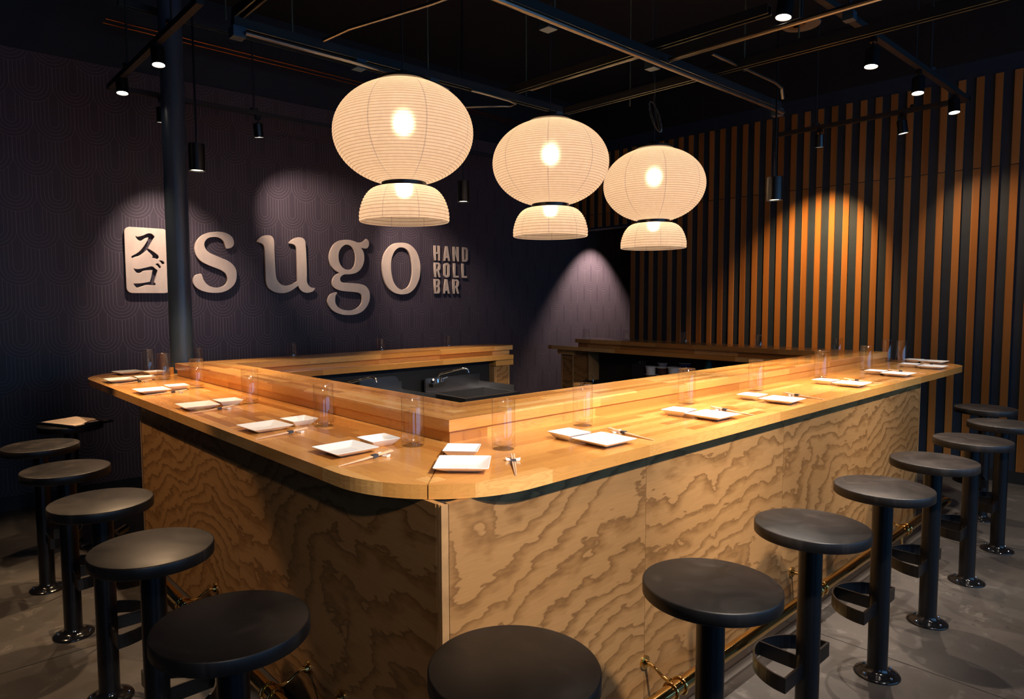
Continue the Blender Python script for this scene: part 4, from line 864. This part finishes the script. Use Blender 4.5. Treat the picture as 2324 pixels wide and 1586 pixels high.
head(2.60, 3.82, 2.78, (3.35, 4.47, 1.7), 'black track spotlight hidden behind the nearest lantern', 75, 60, 0.9, PK)
head(5.065, 1.124, 2.797, (5.74, 1.42, 1.75), 'black track spotlight facing the slats, left one of the pair', 230, 72, 1.0, (1.0, 0.60, 0.25))
head(5.065, 0.487, 2.795, (5.74, -0.2, 1.5), 'black track spotlight facing the slats, right one of the pair', 50, 80, 1.0, (1.0, 0.66, 0.36))
head(4.795, 0.084, 2.824, (4.3, -0.3, 0), 'black track spotlight at the right end of the overhead track', 70, 60, 0.6, NW)
head(3.983, 0.084, 2.800, (3.6, 0.0, 1), 'black track spotlight second from the right end of the overhead track', 100, 60, 0.6, WC)
head(3.175, 0.084, 2.786, (2.6, 0.2, 1), 'black track spotlight third from the right end of the overhead track', 150, 60, 0.6, WC)
head(2.103, 0.084, 2.765, (1.6, 0.3, 1), 'black track spotlight cut by the top of the frame at right', 190, 60, 0.6, NW)
head(0.3, -1.75, 2.78, (0.9, 0.3, 1.0), 'black track spotlight behind the camera aimed at the front corner', 430, 52, 0.6, NW, soft=0.06)
head(1.6, -1.75, 2.78, (2.3, 0.3, 0.9), 'black track spotlight behind the camera aimed at the right stools', 360, 56, 0.6, NW, soft=0.06)
head(2.7, -1.75, 2.78, (3.9, -0.3, 0.3), 'black track spotlight behind the camera aimed at the far right stools', 200, 56, 0.6, NW, soft=0.06)
head(0.9, -0.75, 2.78, (0.8, 0.0, 0.4), 'black track spotlight added to grade the front panel light, nearer the corner', 70, 70, 0.8, WC, soft=0.06)  # unseen lamp added so the panel light fades softly towards the counter
head(2.4, -0.75, 2.78, (2.4, 0.0, 0.4), 'black track spotlight added to grade the front panel light, over the middle of the right stools', 70, 70, 0.8, WC, soft=0.06)  # second added lamp, blends the shade edge on the panel
head(-1.4, -1.75, 2.78, (0.1, 1.0, 0.5), 'black track spotlight behind the camera, added to brighten the left front panel', 75, 46, 0.9, WC, soft=0.06)  # unseen lamp added to lift the left front panel
head(-1.3, 2.9, 2.78, (-0.05, 2.1, 0.1), 'black track spotlight over the left floor beyond the frame', 120, 44, 0.25, WL)
# recessed lamp in the passage ceiling
t = empty('recessed_downlight', 'recessed downlight in the passage ceiling beyond the slatted opening', 'downlight', (6.05, 3.95, 2.545), 0)
bm = B(); lathe(bm, [(0.04, 0), (0.055, 0), (0.055, -0.004), (0.04, -0.004)], 24); finish(bm, 'trim_ring', 'blackm', t, True)
L = bpy.data.lights.new('passage_lamp', 'SPOT'); L.energy = 260; L.spot_size = math.radians(80); L.spot_blend = 0.6; L.color = PK; L.shadow_soft_size = 0.02
o = bpy.data.objects.new('passage_lamp', L); COL.objects.link(o); o.parent = t; o.location = (0, 0, -0.01); o.rotation_euler = (0.25, 0, 0)

def can(x, y, z, h, label, power, r=0.048):
    t = empty('cylinder_pendant', label, 'downlight', (x, y, z), 0, 'black cylinder downlights on rods')
    bm = B(); lathe(bm, [(r-0.006, 0), (r, 0), (r, h), (0, h+0.002)], 36); lathe(bm, [(r-0.006, 0), (r-0.008, 0.014), (0, 0.014)], 36); finish(bm, 'housing', 'blackm', t, True)
    bm = B(); lathe(bm, [(0, 0.008), (r-0.009, 0.008)], 32); finish(bm, 'lens', 'lensw', t)
    bm = B(); tube(bm, [(0, 0, h), (0, 0, CEIL-z)], 0.006, 8); finish(bm, 'rod', 'blackm', t)
    L = bpy.data.lights.new('down_lamp', 'SPOT'); L.energy = power; L.spot_size = math.radians(75); L.spot_blend = 0.6; L.color = (1.0, 0.74, 0.45); L.shadow_soft_size = 0.03
    o = bpy.data.objects.new('down_lamp', L); COL.objects.link(o); o.parent = t; o.location = (0, 0, -0.004)
can(0.505, 2.978, 2.307, 0.163, 'black cylinder downlight on a rod right of the column', 90.0)
can(2.514, 2.832, 2.288, 0.162, 'black cylinder downlight on a rod between the near and middle lanterns', 90.0)
can(3.147, 0.599, 2.109, 0.140, 'black cylinder downlight on a rod before the slatted wall', 90.0)
